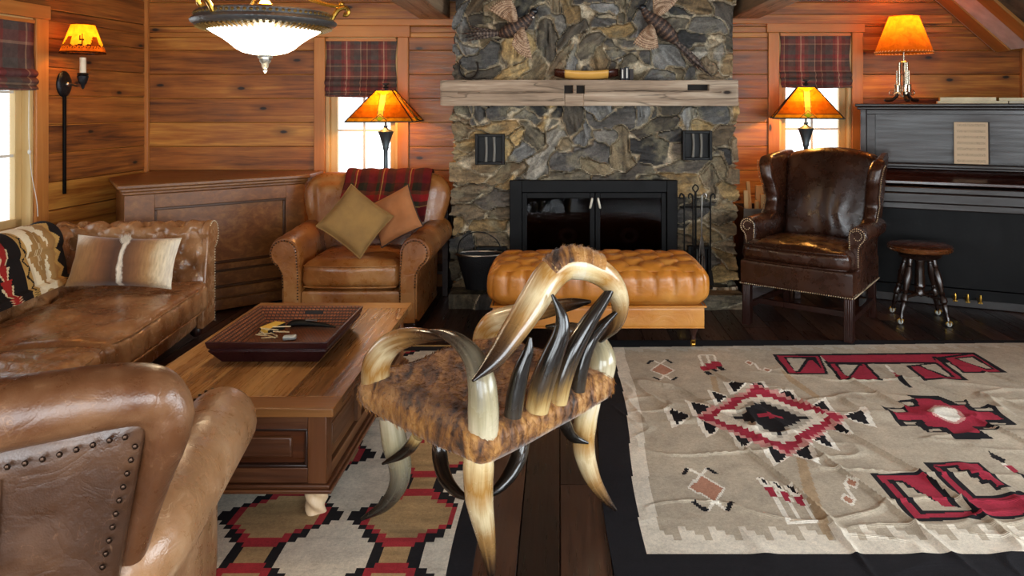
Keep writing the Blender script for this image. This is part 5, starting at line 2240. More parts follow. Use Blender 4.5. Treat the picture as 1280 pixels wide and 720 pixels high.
for k in range(11):
    r0 = Vector((-1.225 + rg.uniform(-.035, .04), 3.235 + rg.uniform(-.03, .035), .4145 + .0042 * k))
    a = rg.uniform(-.9, .3)
    L = rg.uniform(.05, .085)
    m = M()
    m.box((0, 0, 0), (L, .0042, .0038))
    o = m.build('matchstick', plain('pale match wood', '#d8c69a', .7) if k == 0 else bpy.data.materials['pale match wood'], None, loc=r0, rz=a)
    tag(o, 'loose pale matchstick in the near corner of the tray', 'matchstick', 'matchsticks in the tray')
m = M()
m.rbox((0, 0, .009), (.055, .035, .016), .006, 8)
tag(m.build('pebble_lighter', plain('pale blue plastic', '#aab6b8', .25), loc=(-1.135, 3.225, .411), rz=.2), 'small pale blue plastic lighter in the tray beside the matchsticks', 'lighter')
# ------------------------------------------------------------------ horn chair
def horn_mat(name, stops, streak=.3, rough=.22):
    t = NT(name)
    tc = t.n('TexCoord')
    sp = t.n('SeparateXYZ', {0: tc.outputs['UV']})
    uv = t.n('Mapping', {'Vector': tc.outputs['UV'], 'Scale': (7, .9, 1)}).outputs[0]
    n = t.noise(uv, 1.6, 5, .6, .8)
    n2 = t.noise(t.obj(), 9, 4, .6)
    f = t.math('ADD', sp.outputs[1], t.math('MULTIPLY', t.math('SUBTRACT', t.math('ADD', t.math('MULTIPLY', n, .7), t.math('MULTIPLY', n2, .3)), .5), streak * 2.4))
    fine = t.noise(t.n('Mapping', {'Vector': tc.outputs['UV'], 'Scale': (60, 2.5, 1)}).outputs[0], 1, 3)
    c = t.ramp(f, [(p, lin(k)) for p, k in stops])
    c = t.mix(t.gr(fine, .5, .8, 0, .18), c, lin('#2a1c10'))
    t.p(Base_Color=c, Roughness=t.gr(n2, .3, .7, rough - .06, rough + .12), Normal=t.bump(fine, .12, .003), Coat_Weight=.4, Coat_Roughness=.12)
    return t.m


MT['horn_cream'] = horn_mat('cream and amber horn', [(0, '#e4d8bc'), (.16, '#d2b988'), (.30, '#a87a3c'), (.46, '#d8c49a'), (.62, '#9a7444'), (.80, '#4a3420'), (.93, '#1a1310')], .22)
MT['horn_black'] = horn_mat('polished black horn', [(0, '#c8ac74'), (.10, '#9a7a48'), (.22, '#4a3a28'), (.36, '#1c1814'), (1, '#0b0a09')], .22, .16)
MT['horn_dark'] = horn_mat('dark streaked horn', [(0, '#3a3128'), (.3, '#17130f'), (1, '#0a0908')], .2, .16)
MT['horn_grey'] = horn_mat('grey green horn', [(0, '#cfc3a4'), (.2, '#a39877'), (.45, '#6f6856'), (.7, '#3a342b'), (1, '#14110e')], .3)
t = NT('brindle cowhide')
v_ = t.obj((1, 1, 1))
sv_ = t.n('Mapping', {'Vector': v_, 'Rotation': (0, 0, .75), 'Scale': (26, 7, 10)}).outputs[0]
n1 = t.noise(sv_, 1, 5, .65, .8)
n2 = t.noise(v_, 5, 4)
f_ = t.math('ADD', t.math('MULTIPLY', n1, .75), t.math('MULTIPLY', n2, .25))
t.p(Base_Color=t.ramp(f_, [(.36, lin('#2c1a0c')), (.45, lin('#74481e')), (.54, lin('#a87434')), (.68, lin('#cfa468'))]), Roughness=.6, Sheen_Weight=.2)
MT['hide'] = t.m

hc_o = Vector((-.24, 2.56, 0))
hc = thing('horn_chair', 'armchair made of curved cattle horns with a brindle cowhide seat', 'chair', hc_o)
QL, QN, QR, QF = Vector((-.685, 2.525)), Vector((-.212, 2.066)), Vector((.205, 2.60)), Vector((-.265, 3.04))


def quad(a, b):
    """seat plan: a runs from left corner to near corner, b towards the far-right edge; both -1..1"""
    s, t_ = (a + 1) / 2, (b + 1) / 2
    return (QL * (1 - s) + QN * s) * (1 - t_) + (QF * (1 - s) + QR * s) * t_


def seat_fn(P, q):
    a, b = P.x / .29, P.y / .29
    w = quad(a, b)
    z = P.z
    cen = max(0, (1 - a * a) * (1 - b * b))
    if q[2] > 0:
        z -= .022 * cen
    rip = .006 * math.sin(a * 15 + 2) * (1 if b < -.9 or a > .9 else 0)
    return (w.x - hc_o.x + rip, w.y - hc_o.y - rip, .452 + z + .012 * mnoise.noise((a * 2, b * 2, 1)))


m = M()
m.rbox((0, 0, 0), (.58, .58, .115), .05, 26, puff=(.012, .012, 0), fn=seat_fn)
seat = m.build('seat', MT['hide'], hc)
# short hair: fine blades lying over the hide
rg = np.random.RandomState(4)
m = M()
polys = [(p.center.copy(), p.normal.copy(), p.area) for p in seat.data.polygons]
ar = np.array([p[2] for p in polys])
pick = rg.choice(len(polys), 15000, p=ar / ar.sum())
vs_, fs_ = [], []
for k in pick:
    c, nrm, a_ = polys[k]
    if nrm.z < -.5:
        continue
    j = math.sqrt(a_) * .55
    t1 = nrm.orthogonal().normalized()
    t2 = nrm.cross(t1)
    p = c + t1 * rg.uniform(-j, j) + t2 * rg.uniform(-j, j)
    flow = Vector((.55, -.55, -.35)) + Vector(rg.normal(0, .28, 3))
    d_ = (flow - nrm * flow.dot(nrm)).normalized() + nrm * rg.uniform(.15, .5)
    L = rg.uniform(.012, .026)
    sd = d_.cross(nrm).normalized() * .0009
    b = len(vs_)
    vs_ += [p - sd, p + sd, p + d_ * L * .6 + sd * .6, p + d_ * L - nrm * .003]
    fs_ += [(b, b + 1, b + 2), (b, b + 2, b + 3)]
m.add(vs_, fs_)
o = m.build('seat_hair', MT['hide'], hc, smooth=False)
tag(o, None, None, None, 'stuff')


def horn(name, pts, rad, mt, n=16, sub=7, flat=1.0, lab=None):
    m = M()
    m.tube([px(*p) - hc_o for p in pts], rad, n, sub=sub, flat=flat)
    o = m.build(name, mt, hc, ang=70)
    if lab:
        tag(o, lab)
    return o


# legs
horn('leg', [(488, 520, 2.54), (493, 552, 2.54), (500, 582, 2.55), (497, 608, 2.55), (480, 632, 2.55), (452, 649, 2.555)], [.038, .042, .038, .031, .020, .006], MT['horn_grey'], lab='streaked brown horn leg')
horn('leg', [(600, 545, 2.15), (598, 585, 2.15), (599, 622, 2.17), (606, 662, 2.20), (612, 700, 2.225), (615, 728, 2.235)], [.040, .044, .040, .030, .019, .007], MT['horn_cream'])
horn('leg', [(738, 500, 2.58), (731, 530, 2.58), (730, 562, 2.59), (740, 596, 2.60), (756, 622, 2.615), (770, 638, 2.62)], [.036, .040, .037, .028, .016, .005], MT['horn_cream'])
horn('leg', [(615, 460, 2.96), (613, 500, 2.98), (612, 540, 3.0), (616, 571, 3.0)], [.036, .034, .024, .008], MT['horn_grey'])
# braces under the seat
horn('brace', [(549, 545, 2.36), (550, 572, 2.34), (557, 598, 2.28), (572, 616, 2.22), (586, 623, 2.19)], [.022, .024, .021, .014, .006], MT['horn_dark'], lab='small dark horn')
horn('brace', [(655, 545, 2.34), (648, 572, 2.32), (636, 595, 2.28), (622, 611, 2.235), (610, 620, 2.205)], [.022, .026, .022, .015, .006], MT['horn_dark'], lab='small dark horn')
horn('brace', [(522, 545, 2.45), (513, 558, 2.46), (500, 569, 2.47), (478, 580, 2.48)], [.020, .021, .016, .004], MT['horn_black'], lab='small dark horn')
horn('brace', [(704, 518, 2.48), (708, 534, 2.49), (717, 547, 2.50), (735, 554, 2.52)], [.020, .021, .016, .004], MT['horn_dark'], lab='small dark horn')
# near-left arm: two horns that meet
horn('arm', [(478, 505, 2.52), (470, 478, 2.525), (472, 452, 2.51), (489, 430, 2.48), (513, 421, 2.42), (538, 420, 2.35), (556, 423, 2.31)], [.044, .048, .046, .038, .030, .018, .005], MT['horn_cream'])
horn('arm', [(604, 545, 2.145), (604, 512, 2.14), (602, 478, 2.145), (593, 450, 2.17), (576, 429, 2.21), (557, 418, 2.26), (538, 413, 2.30)], [.043, .044, .040, .032, .024, .015, .004], MT['horn_grey'])
# far-right arm
horn('arm', [(748, 478, 2.60), (752, 452, 2.61), (744, 432, 2.64), (726, 418, 2.70), (703, 410, 2.78), (683, 408, 2.84)], [.045, .050, .046, .036, .022, .006], MT['horn_grey'])
horn('arm', [(610, 452, 2.96), (606, 425, 2.97), (616, 405, 2.95), (640, 395, 2.92), (680, 387, 2.86), (715, 380, 2.80), (738, 377, 2.76)], [.046, .048, .046, .042, .034, .022, .006], MT['horn_cream'])
# upright horns of the back
horn('back_horn', [(641, 520, 2.20), (645, 492, 2.20), (652, 462, 2.20), (660, 440, 2.20), (663, 422, 2.20)], [.026, .027, .023, .016, .005], MT['horn_dark'])
horn('back_horn', [(671, 512, 2.285), (678, 480, 2.28), (690, 447, 2.275), (701, 418, 2.275), (702, 395, 2.28), (690, 368, 2.285)], [.036, .038, .033, .026, .018, .004], MT['horn_black'])
horn('back_horn', [(696, 502, 2.365), (703, 470, 2.365), (716, 438, 2.375), (736, 403, 2.40), (757, 372, 2.43), (773, 346, 2.45)], [.033, .035, .032, .026, .017, .004], MT['horn_black'])
horn('back_horn', [(722, 488, 2.445), (726, 460, 2.445), (736, 430, 2.455), (752, 408, 2.48), (776, 385, 2.51)], [.024, .026, .023, .018, .004], MT['horn_dark'])
# crest: one long pair joined over a hide band
horn('crest_horn', [(728, 331, 2.40), (706, 331, 2.385), (685, 348, 2.36), (664, 381, 2.30), (641, 416, 2.21), (617, 450, 2.12), (591, 476, 2.04)], [.047, .049, .049, .046, .038, .026, .004], MT['horn_cream'], 18)
horn('crest_horn', [(718, 330, 2.39), (744, 337, 2.42), (765, 354, 2.46), (775, 379, 2.51), (770, 405, 2.56), (748, 429, 2.61)], [.045, .043, .037, .030, .022, .006], MT['horn_cream'], 18)
m = M()
cp = [px(690, 341, 2.372) - hc_o, px(706, 329, 2.385) - hc_o, px(724, 328, 2.40) - hc_o, px(746, 337, 2.425) - hc_o]
cp_, _ = catmull(cp, [0] * 4, 8)
rings = []
for i, p in enumerate(cp_):
    tn = (cp_[min(i + 1, len(cp_) - 1)] - cp_[max(0, i - 1)]).normalized()
    up = (Vector((-.15, -.25, 1)) - tn * tn.dot(Vector((-.15, -.25, 1)))).normalized()
    sd = tn.cross(up)
    r_ = .0505 + .003 * math.sin(i * 2.2)
    ring = []
    for k in range(13):
        a = math.radians(-68 + 136 * k / 12)
        ring.append(p + (up * math.cos(a) + sd * math.sin(a)) * r_)
    for k in range(12, -1, -1):
        a = math.radians(-68 + 136 * k / 12)
        ring.append(p + (up * math.cos(a) + sd * math.sin(a)) * (r_ - .007))
    rings.append(ring)
m.loft(rings)
cap = m.build('crest_hide', MT['hide'], hc)
m = M()
vs_, fs_ = [], []
for k in range(1600):
    i = rg.randint(1, len(rings) - 1)
    j = rg.randint(0, 12)
    f1, f2 = rg.rand(), rg.rand()
    p = rings[i - 1][j].lerp(rings[i][j], f1).lerp(rings[i][j + 1], f2) if j < 12 else rings[i][j]
    out = (p - cp_[i]).normalized()
    d_ = (out * rg.uniform(.1, .4) + (cp_[i] - cp_[i - 1]).normalized() * rg.uniform(.3, 1) + Vector(rg.normal(0, .25, 3))).normalized()
    L = rg.uniform(.006, .013)
    sd = d_.cross(out)
    sd = (sd.normalized() if sd.length > 1e-6 else Vector((1, 0, 0))) * .0009
    b = len(vs_)
    vs_ += [p - sd, p + sd, p + d_ * L]
    fs_.append((b, b + 1, b + 2))
m.add(vs_, fs_)
tag(m.build('hair', MT['hide'], cap, smooth=False), None, None, None, 'stuff')
# ------------------------------------------------------------------ corner cabinet
MT['cab'] = wood('brown cabinet wood', ('#432510', '#7a4c24', '#a87840'), 'x', .4, .9, 0, .06, .12)
MT['cab_top'] = wood('cabinet top', ('#432510', '#744822', '#9c6c38'), 'x', .36, .9, 0, .06, .12)
A_, B_, B2, C_, D_ = (-2.74, 4.775), (-1.815, 5.545), (-1.815, 5.86), (-3.07, 5.86), (-3.10, 5.30)
cb = thing('corner_cabinet', 'long low panelled wooden cabinet set across the corner behind the sofa', 'cabinet')


def shift(poly, k):
    c = Vector((sum(p[0] for p in poly) / len(poly), sum(p[1] for p in poly) / len(poly)))
    out = []
    n = len(poly)
    for i in range(n):
        p0, p1, p2 = [Vector(poly[(i + q) % n]) for q in (-1, 0, 1)]
        e1, e2 = (p1 - p0).normalized(), (p2 - p1).normalized()
        n1, n2 = Vector((e1.y, -e1.x)), Vector((e2.y, -e2.x))
        b = (n1 + n2)
        b = b / max(.3, b.length_squared) * 2
        out.append(tuple(p1 + b * k))
    return out


def slab(m, poly, z0, z1):
    m.loft([[(x, y, z0) for x, y in poly], [(x, y, z1) for x, y in poly]])


P0 = [A_, B_, B2, C_, D_]
P1 = [shift(P0, .0)[0], shift(P0, 0)[1], B2, C_, D_]


def front_only(k):
    q = shift(P0, k)
    return [q[0], (q[1][0], q[1][1]), (B2[0] + (q[1][0] - B_[0]), B2[1]), C_, q[4]]


m = M()
slab(m, front_only(-.03), .06, .845)
m.build('carcass', MT['cab'], cb, bevel=.003)
m = M()
slab(m, front_only(.012), .866, .893)
m.build('cabinet_top', MT['cab_top'], cb, bevel=.006)
m = M()
slab(m, front_only(-.008), .845, .8655)
slab(m, front_only(-.018), .825, .8445)
m.build('cornice_moulding', MT['cab'], cb, bevel=.005)
m = M()
slab(m, front_only(-.012), .012, .085)
slab(m, front_only(-.018), .0855, .10)
m.build('plinth', MT['cab'], cb, bevel=.005)
fa, fb = Vector((*A_, 0)), Vector((*B_, 0))
fd = (fb - fa)
FL = fd.length
fang = math.atan2(fd.y, fd.x)
FX = Matrix.Translation(fa) @ Matrix.Rotation(fang, 4, 'Z')
m = M()
yy = .032
for a, b, c, d in ((.03, .20, .10, .824), (FL - .16, FL - .03, .10, .824), (.20, FL - .16, .735, .824), (.20, FL - .16, .10, .16), (.20, FL - .16, .285, .325)):
    m.bb(a, b, yy - .022, yy, c, d, FX)
m.build('front_frame', MT['cab'], cb, bevel=.002)
for c, d in ((.325, .735), (.16, .285)):
    m = M()
    a, b = .20, FL - .16
    for p0, p1, p2, p3 in ((a, b, d - .018, d), (a, b, c, c + .018), (a, a + .018, c + .018, d - .018), (b - .018, b, c + .018, d - .018)):
        m.bb(p0, p1, yy - .014, yy + .004, p2, p3, FX)
    pm = m.build('panel_moulding', wood('dark moulding', ('#2a160a', '#4a2c14', '#684420'), 'x', .4, .7, 0, .05, .1) if 'cabm' not in MT else MT['cabm'], cb, bevel=.004)
    MT['cabm'] = pm.data.materials[0]
    m = M()
    m.bb(a + .018, b - .018, yy - .004, yy + .006, c + .018, d - .018, FX)
    m.build('panel', MT['cab'], cb)

# ------------------------------------------------------------------ roman shades
SU = [(0, '#6a3e3a'), (.10, '#a08468'), (.125, '#5a3c38'), (.22, '#57504c'), (.42, '#7a403a'), (.50, '#96504a'), (.55, '#d0b090'), (.575, '#96504a'), (.66, '#6a4c44'), (.76, '#575450'), (.93, '#b09a80'), (.95, '#5a3c38')]
SV = [(0, '#4e4440'), (.14, '#70403c'), (.30, '#987a64'), (.34, '#54403c'), (.55, '#4e4a46'), (.70, '#70383a'), (.84, '#544642'), (.92, '#a08a70'), (.95, '#4e4440')]
MT['shade'] = plaid('plaid shade cloth', '', SU, SV, 1.9, 2.6)


def roman(label, w, ztop, zbot, xf, ru=None):
    r = thing('roman_shade', label, 'window shade', kind=None, group=None)
    r.matrix_world = xf
    x0, x1 = w
    H = ztop - zbot
    m = M()

    def fn(u, v):
        z = ztop - H * v
        y = -.012 - .003 * math.sin(v * 9)
        if v > .70:
            f = (v - .70) / .30
            y -= .022 * abs(math.sin(f * PI * 2.5)) + .012 * f
        e = .006 * math.sin(v * 7 + u * 2) * (1 if u in (0, 1) else 0)
        return (x0 + (x1 - x0) * u + e, y + .003 * mnoise.noise((u * 4, v * 6, x0)), z + .010 * math.sin(u * 5) * max(0, v - .8) * 3)
    m.grid(fn, 24, 60, uvs=(1, H / (x1 - x0)))
    m.build('shade_cloth', MT['shade'], r, solid=.004)
    m = M()
    m.bb(x0, x1, -.022, -.008, ztop - .004, ztop + .018)
    m.build('headrail', MT['trimx'], r, bevel=.002)
    m = M()
    m.tube([(x0 + .01, -.030, zbot + .004), ((x0 + x1) / 2, -.034, zbot - .004), (x1 - .01, -.030, zbot + .004)], .009, 8, sub=4)
    m.build('bottom_bar', MT['shade'], r)
    return r


roman('plaid roman shade on the window behind the club armchair', (WIN2[0] + .006, WIN2[1] - .01), 1.885, 1.462, BWM)
roman('plaid roman shade on the window behind the wing chair', (WIN3[0] + .006, WIN3[1] - .012), 1.925, 1.530, BWM)
roman('plaid roman shade on the side window above the sofa', (WIN1[0] + .01, WIN1[1] - .01), 1.905, 1.49, LWM)
m = M()
m.tube([lw(1.17, .018, 1.49), lw(1.175, .02, 1.25), lw(1.17, .022, 1.10), lw(1.16, .03, .95), lw(1.13, .035, .80), lw(1.12, .035, .70)], .0022, 6, sub=4)
cd = m.build('shade_cord', MT['white_paint'])
m = M()
m.ball(lw(1.172, .022, 1.105), .010, 6, sc=(1, 1, 1.6))
m.build('cord_pull', MT['white_paint'], cd)
tag(cd, 'thin white pull cord hanging from the shade of the side window', 'cord')

# ------------------------------------------------------------------ side tables and stained glass lamps
for (x0, x1, y0, y1, h, lab) in ((-1.50, -.80, 5.57, 5.865, .71, 'narrow dark table under the window behind the club armchair'), (1.67, 2.06, 5.50, 5.86, .735, 'dark side table hidden behind the wing chair')):
    r = thing('side_table', lab, 'side table', ((x0 + x1) / 2, (y0 + y1) / 2, .002))
    a, b = (x1 - x0) / 2, (y1 - y0) / 2
    m = M()
    m.bb(-a, a, -b, b, h - .028, h)
    m.build('tabletop', MT['dark_wood'], r, bevel=.004)
    m = M()
    m.bb(-a + .02, a - .02, -b + .015, b - .015, h - .13, h - .029)
    m.build('apron', MT['dark_wood'], r, bevel=.002)
    for sx in (-1, 1):
        for sy in (-1, 1):
            m = M()
            m.box((sx * (a - .035), sy * (b - .03), (h - .03) / 2), (.042, .042, h - .03))
            m.build('leg', MT['dark_wood'], r, bevel=.002)
    for sx in (-1, 1):
        m = M()
        m.bb(sx * (a - .035) - .008, sx * (a - .035) + .008, -b + .04, b - .04, .08, h - .13)
        m.build('side_panel', MT['dark_wood'], r)
    m = M()
    m.bb(-a + .05, a - .05, -b + .02, b - .02, .16, .18)
    m.build('shelf', MT['dark_wood'], r)


def glass_shade_mat(name, tl=.55):
    t = NT(name)
    a = t.n('VertexColor', layer_name='Col')
    n = t.noise(t.obj(), 26, 4, .6, .5)
    g = t.gr(n, .3, .7, .7, 1.25)
    col = t.mix(1.0, a.outputs[0], t.n('CombineColor', {0: g, 1: g, 2: g}).outputs[0], 'MULTIPLY')
    tr = t.n('BsdfTranslucent', {'Color': col})
    df = t.n('BsdfDiffuse', {'Color': col})
    gl = t.n('BsdfGlossy', {'Color': (1, 1, 1, 1), 'Roughness': .15})
    m1 = t.n('MixShader', {0: tl, 1: df.outputs[0], 2: tr.outputs[0]})
    m2 = t.n('MixShader', {0: .05, 1: m1.outputs[0], 2: gl.outputs[0]})
    t.t.links.new(m2.outputs[0], t.out.inputs['Surface'])
    return t.m


MT['stained'] = glass_shade_mat('stained glass', .78)
MT['lead'] = plain('dark lead came', '#231c16', .45, .5)
MT['bulb'] = emit('warm bulb', '#ffd28a', 40)
MT['lampbase'] = plain('patinated grey green metal', '#4d565a', .42, .7, .3, 60)
G_AMB, G_ORG, G_YEL, G_CRM, G_GRN = [tuple(lin(c)) for c in ('#94580e', '#82470a', '#9c7416', '#9c8c48', '#5e8a1c')]


def tiffany(label, loc, rz):
    r = thing('stained_glass_lamp', label, 'table lamp', loc, rz)
    zb, zt, hb, ht = .56, .785, .238, .058
    m = M()
    m.lathe([(.0, 0), (.066, 0), (.069, .012), (.06, .025), (.05, .035), (.03, .06), (.018, .09), (.0155, .30), (.016, .345), (.024, .365), (.022, .375), (.048, .46), (.056, .478), (.058, .484), (.04, .492), (.020, .505), (.013, .515), (.018, .522), (.018, .528), (.0, .53)], 24, caps=False)
    m.build('base', MT['lampbase'], r)
    m = M()
    m.lathe([(.008, .528), (.0085, .80), (.02, .803), (.022, .808), (.010, .812), (.009, .822), (.026, .83), (.026, .836), (.004, .842)], 14)
    m.build('stem', MT['lead'], r)
    sh = None
    for k in range(4):
        R = Matrix.Rotation(k * PI / 2, 4, 'Z')
        m = M()
        NU_, NV_ = 40, 26
        vs, fs, cs = [], [], []
        for j in range(NV_ + 1):
            v = j / NV_
            for i in range(NU_ + 1):
                u = 2 * i / NU_ - 1
                h = hb + (ht - hb) * v
                vs.append((u * h, -h, zb + (zt - zb) * v))
        for j in range(NV_):
            for i in range(NU_):
                fs.append((j * (NU_ + 1) + i, j * (NU_ + 1) + i + 1, (j + 1) * (NU_ + 1) + i + 1, (j + 1) * (NU_ + 1) + i))
                v = (j + .5) / NV_
                u = 2 * (i + .5) / NU_ - 1
                x = abs(u) * (hb + (ht - hb) * v)
                c = G_AMB if v > .55 else G_ORG
                if v < .13:
                    c = G_YEL
                if x < .022:
                    c = G_CRM
                if abs(x) / .05 + abs(v - .10) / .13 < 1:
                    c = G_CRM
                if abs(x) / .028 + abs(v - .10) / .075 < 1:
                    c = G_GRN
                if v > .90 - .9 * max(0, .05 - x) and x < .06:
                    c = G_YEL
                cs.append(c)
        m.add(vs, fs, None, R, cs)
        if sh is None:
            sh = m.build('lamp_shade', MT['stained'], r)
        else:
            m.build('shade_panel', MT['stained'], sh)
        m = M()

        def sp(u, v):
            h = hb + (ht - hb) * v
            return R @ Vector((u, -h - .002, zb + (zt - zb) * v))
        m.tube([sp(-hb, 0), sp(hb, 0)], .005, 6)
        m.tube([sp(-ht, 1), sp(ht, 1)], .004, 6)
        m.tube([sp(hb, 0), sp(ht, 1)], .0045, 6)
        h13 = hb + (ht - hb) * .13
        m.tube([sp(.045, .13), sp(h13, .13)], .0022, 5)
        m.tube([sp(-.045, .13), sp(-h13, .13)], .0022, 5)
        for s_ in (-1, 1):
            m.tube([sp(s_ * .022, .24), sp(s_ * .022, .86), sp(s_ * .05, .93)], .0022, 5)
            m.tube([sp(0, .24), sp(s_ * .062, 0)], .0024, 5)
            m.tube([sp(0, .175), sp(s_ * .028, .10), sp(0, .025)], .0018, 5)
        m.build('lead_came', MT['lead'], sh)
    m = M()
    m.bb(-ht, ht, -ht, ht, zt, zt + .006)
    m.build('shade_cap', MT['lead'], sh)
    m = M()
    m.ball((.035, 0, .66), .024, 8, sc=(1, 1, 1.3))
    m.build('bulb', MT['bulb'], r)
    m = M()
    m.cyl((.035, 0, .58), (.035, 0, .635), .014)
    m.cyl((0, 0, .58), (.035, 0, .585), .006)
    m.build('socket', MT['lead'], r)
    lamp('lamp light', (-.03, -.02, .655), 13, lin('#ffac50'), .03, r)
    return r


tiffany('stained glass lamp with a pyramid shade behind the club armchair', (-1.278, 5.632, .714), .03)
tiffany('stained glass lamp with a pyramid shade behind the wing chair', (1.785, 5.575, .739), -.24)

# ------------------------------------------------------------------ piano
pn = thing('upright_piano', 'dark upright piano with brass pedals standing at an angle under the sloping ceiling', 'piano', (2.165, 5.535, .002), -math.radians(24))
MT['piano'] = wood('ebonised piano wood', ('#0d0806', '#1c120e', '#30221c'), 'x', .42, .6, 0, .05, .06, .08, .5)
MT['piano_red'] = wood('dark red piano wood', ('#170a07', '#2e140d', '#4a2618'), 'x', .22, .6, 0, .05, .06, .5)
PW, PD, PH = 1.36, .30, 1.378
m = M()
m.bb(0, .04, 0, PD, 0, PH)
m.bb(PW - .04, PW, 0, PD, 0, PH)
m.bb(.04, PW - .04, PD - .03, PD, .0, PH)
m.bb(.04, PW - .04, .02, PD - .03, .0, .06)
m.build('case', MT['piano'], pn, bevel=.004)
m = M()
m.bb(-.035, PW + .035, -.045, PD, PH + .001, PH + .022)
m.bb(-.02, PW + .02, -.028, PD, PH - .02, PH)
m.build('lid', MT['piano'], pn, bevel=.006)
m = M()
m.bb(.041, PW - .041, .004, .03, 1.325, PH - .021)
m.bb(.041, .10, .004, .03, .985, 1.325)
m.bb(PW - .10, PW - .041, .004, .03, .985, 1.325)
up = m.build('upper_frame', MT['piano'], pn, bevel=.003)
m = M()
m.bb(.10, PW - .10, .016, .03, .985, 1.325)
m.build('upper_panel', MT['piano'], up)
m = M()
m.bb(-.005, PW + .005, -.085, .02, .962, .984)
m.bb(.0, PW, -.06, .02, .945, .9615)
m.build('music_shelf', MT['piano'], pn, bevel=.005)
m = M()
m.loft([[(.045, .0, .944), (PW - .045, .0, .944), (PW - .045, .02, .80), (.045, .02, .80)], [(.045, -.06, .944), (PW - .045, -.06, .944), (PW - .045, -.20, .868), (.045, -.20, .868)]])
m.bb(.045, PW - .045, -.225, -.19, .855, .878)
m.build('fallboard', MT['piano_red'], pn, bevel=.004)
m = M()
m.bb(.0, PW, -.262, .0, .735, .80)
m.bb(.05, PW - .05, -.25, -.06, .80, .84)
m.bb(.03, PW - .03, -.245, .0, .690, .7345)
m.build('keybed', MT['piano'], pn, bevel=.006)
for x0 in (.0, PW - .05):
    m = M()
    m.prism([(-.26, .80), (.0, .80), (.0, .93), (-.10, .925), (-.20, .90), (-.25, .86)], x0, x0 + .048, Matrix(((0, 1, 0, 0), (1, 0, 0, 0), (0, 0, 1, 0), (0, 0, 0, 1))))
    m.build('cheek', MT['piano'], pn, bevel=.006)
    m = M()
    xx = x0 + .025
    m.lathe([(.03, .06), (.034, .09), (.022, .12), (.026, .35), (.032, .55), (.024, .60), (.036, .64), (.036, .689)], 16, Matrix.Translation((xx, -.20, 0)))
    m.bb(x0 - .0, x0 + .05, -.25, .01, .0, .06)
    m.build('leg', MT['piano'], pn, bevel=.004)
m = M()
m.bb(.041, PW - .041, .012, .03, .13, .689)
m.bb(.041, PW - .041, -.004, .03, .06, .129)
m.build('toe_panel', MT['black_paint'], pn, bevel=.003)
for k in range(3):
    m = M()
    xx = .60 + .075 * k
    m.rbox((xx, -.075, .075), (.030, .15, .012), .005, 6)
    m.tube([(xx, -.148, .078), (xx, -.152, .11), (xx, -.146, .128)], [.009, .008, .006], 8)
    tag(m.build('pedal', MT['brass'], pn), 'brass pedal')


def pworld(x, y, z):
    return Matrix.Translation((2.165, 5.535, .002)) @ Matrix.Rotation(-math.radians(24), 4, 'Z') @ Vector((x, y, z))


# sheet of music on the music shelf
t = NT('sheet music paper')
tc = t.n('TexCoord')
sp_ = t.n('SeparateXYZ', {0: tc.outputs['UV']})
u_, v_ = sp_.outputs[0], sp_.outputs[1]
row = t.math('FRACT', t.math('MULTIPLY', v_, 7.0))
inrow = t.math('MULTIPLY', t.math('GREATER_THAN', row, .30), t.math('LESS_THAN', row, .72))
ln = t.math('LESS_THAN', t.math('FRACT', t.math('MULTIPLY', t.math('SUBTRACT', row, .30), 11.5)), .22)
marg = t.math('MULTIPLY', t.math('GREATER_THAN', u_, .08), t.math('LESS_THAN', u_, .93))
vo = t.n('TexVoronoi', {'Vector': t.n('Mapping', {'Vector': tc.outputs['UV'], 'Scale': (34, 44, 1)}).outputs[0], 'Scale': 1.0})
dots = t.math('LESS_THAN', vo.outputs['Distance'], .26)
ink = t.math('MULTIPLY', t.math('MULTIPLY', t.math('MAXIMUM', ln, t.math('MULTIPLY', dots, .9)), inrow), marg)
t.p(Base_Color=t.mix(t.math('MULTIPLY', ink, .85), lin('#cdb596'), lin('#2a211b')), Roughness=.8)
MT['music'] = t.m
r = thing('sheet_music', 'yellowed book of sheet music standing on the piano', 'sheet music', pworld(.60, -.038, .990), -math.radians(24))
r.rotation_euler.x = -.12
m = M()
m.add([(0, -.0062, 0), (.205, -.0062, 0), (.205, -.0062, .285), (0, -.0062, .285)], [(0, 1, 2, 3)], [((0, 0), (1, 0), (1, 1), (0, 1))])
m.build('page', MT['music'], r)
m = M()
m.bb(0, .205, -.006, .0, 0, .285)
m.build('pages', plain('old paper edges', '#c2ac8c', .8), r)
m = M()
m.bb(0, .216, .0002, .004, 0, .287)
m.build('back_cover', plain('dark cover', '#241a16', .7), r)

# music books stacked on the lid
tops = (('music_book', .50, .93, 0, .018, '#cfc8b4', 'white paper-bound music book lowest on the piano lid'), ('music_book', .515, .86, .0185, .026, '#c9a24c', 'yellow music book on the piano lid, lying on the white one'), ('music_book', .875, 1.20, .0185, .022, '#b7ac62', 'greenish yellow music book on the piano lid, farther from the lamp'))
for nm, x0, x1, z0, h, c, lab in tops:
    r = thing(nm, lab, 'book', pworld(x0, .03, 1.4005 + z0), -math.radians(24))
    if c == '#b7ac62':
        m = M()
    w = x1 - x0
    m = M()
    m.bb(0, w, 0, .22, 0, .0012)
    m.bb(0, w, 0, .22, h - .0012, h)
    m.bb(0, .0012, 0, .22, .0013, h - .0013)
    m.build('cover', plain(lab[:12], c, .6), r)
    m = M()
    m.bb(.0015, w - .002, .002, .218, .0014, h - .0014)
    m.build('pages', plain(lab[:9] + ' pages', '#d8ccac', .85), r)
r = thing('music_book', 'white paper-bound music book under the greenish yellow one', 'book', pworld(.935, .03, 1.4005), -math.radians(24))
m = M()
m.bb(0, .30, 0, .22, 0, .018)
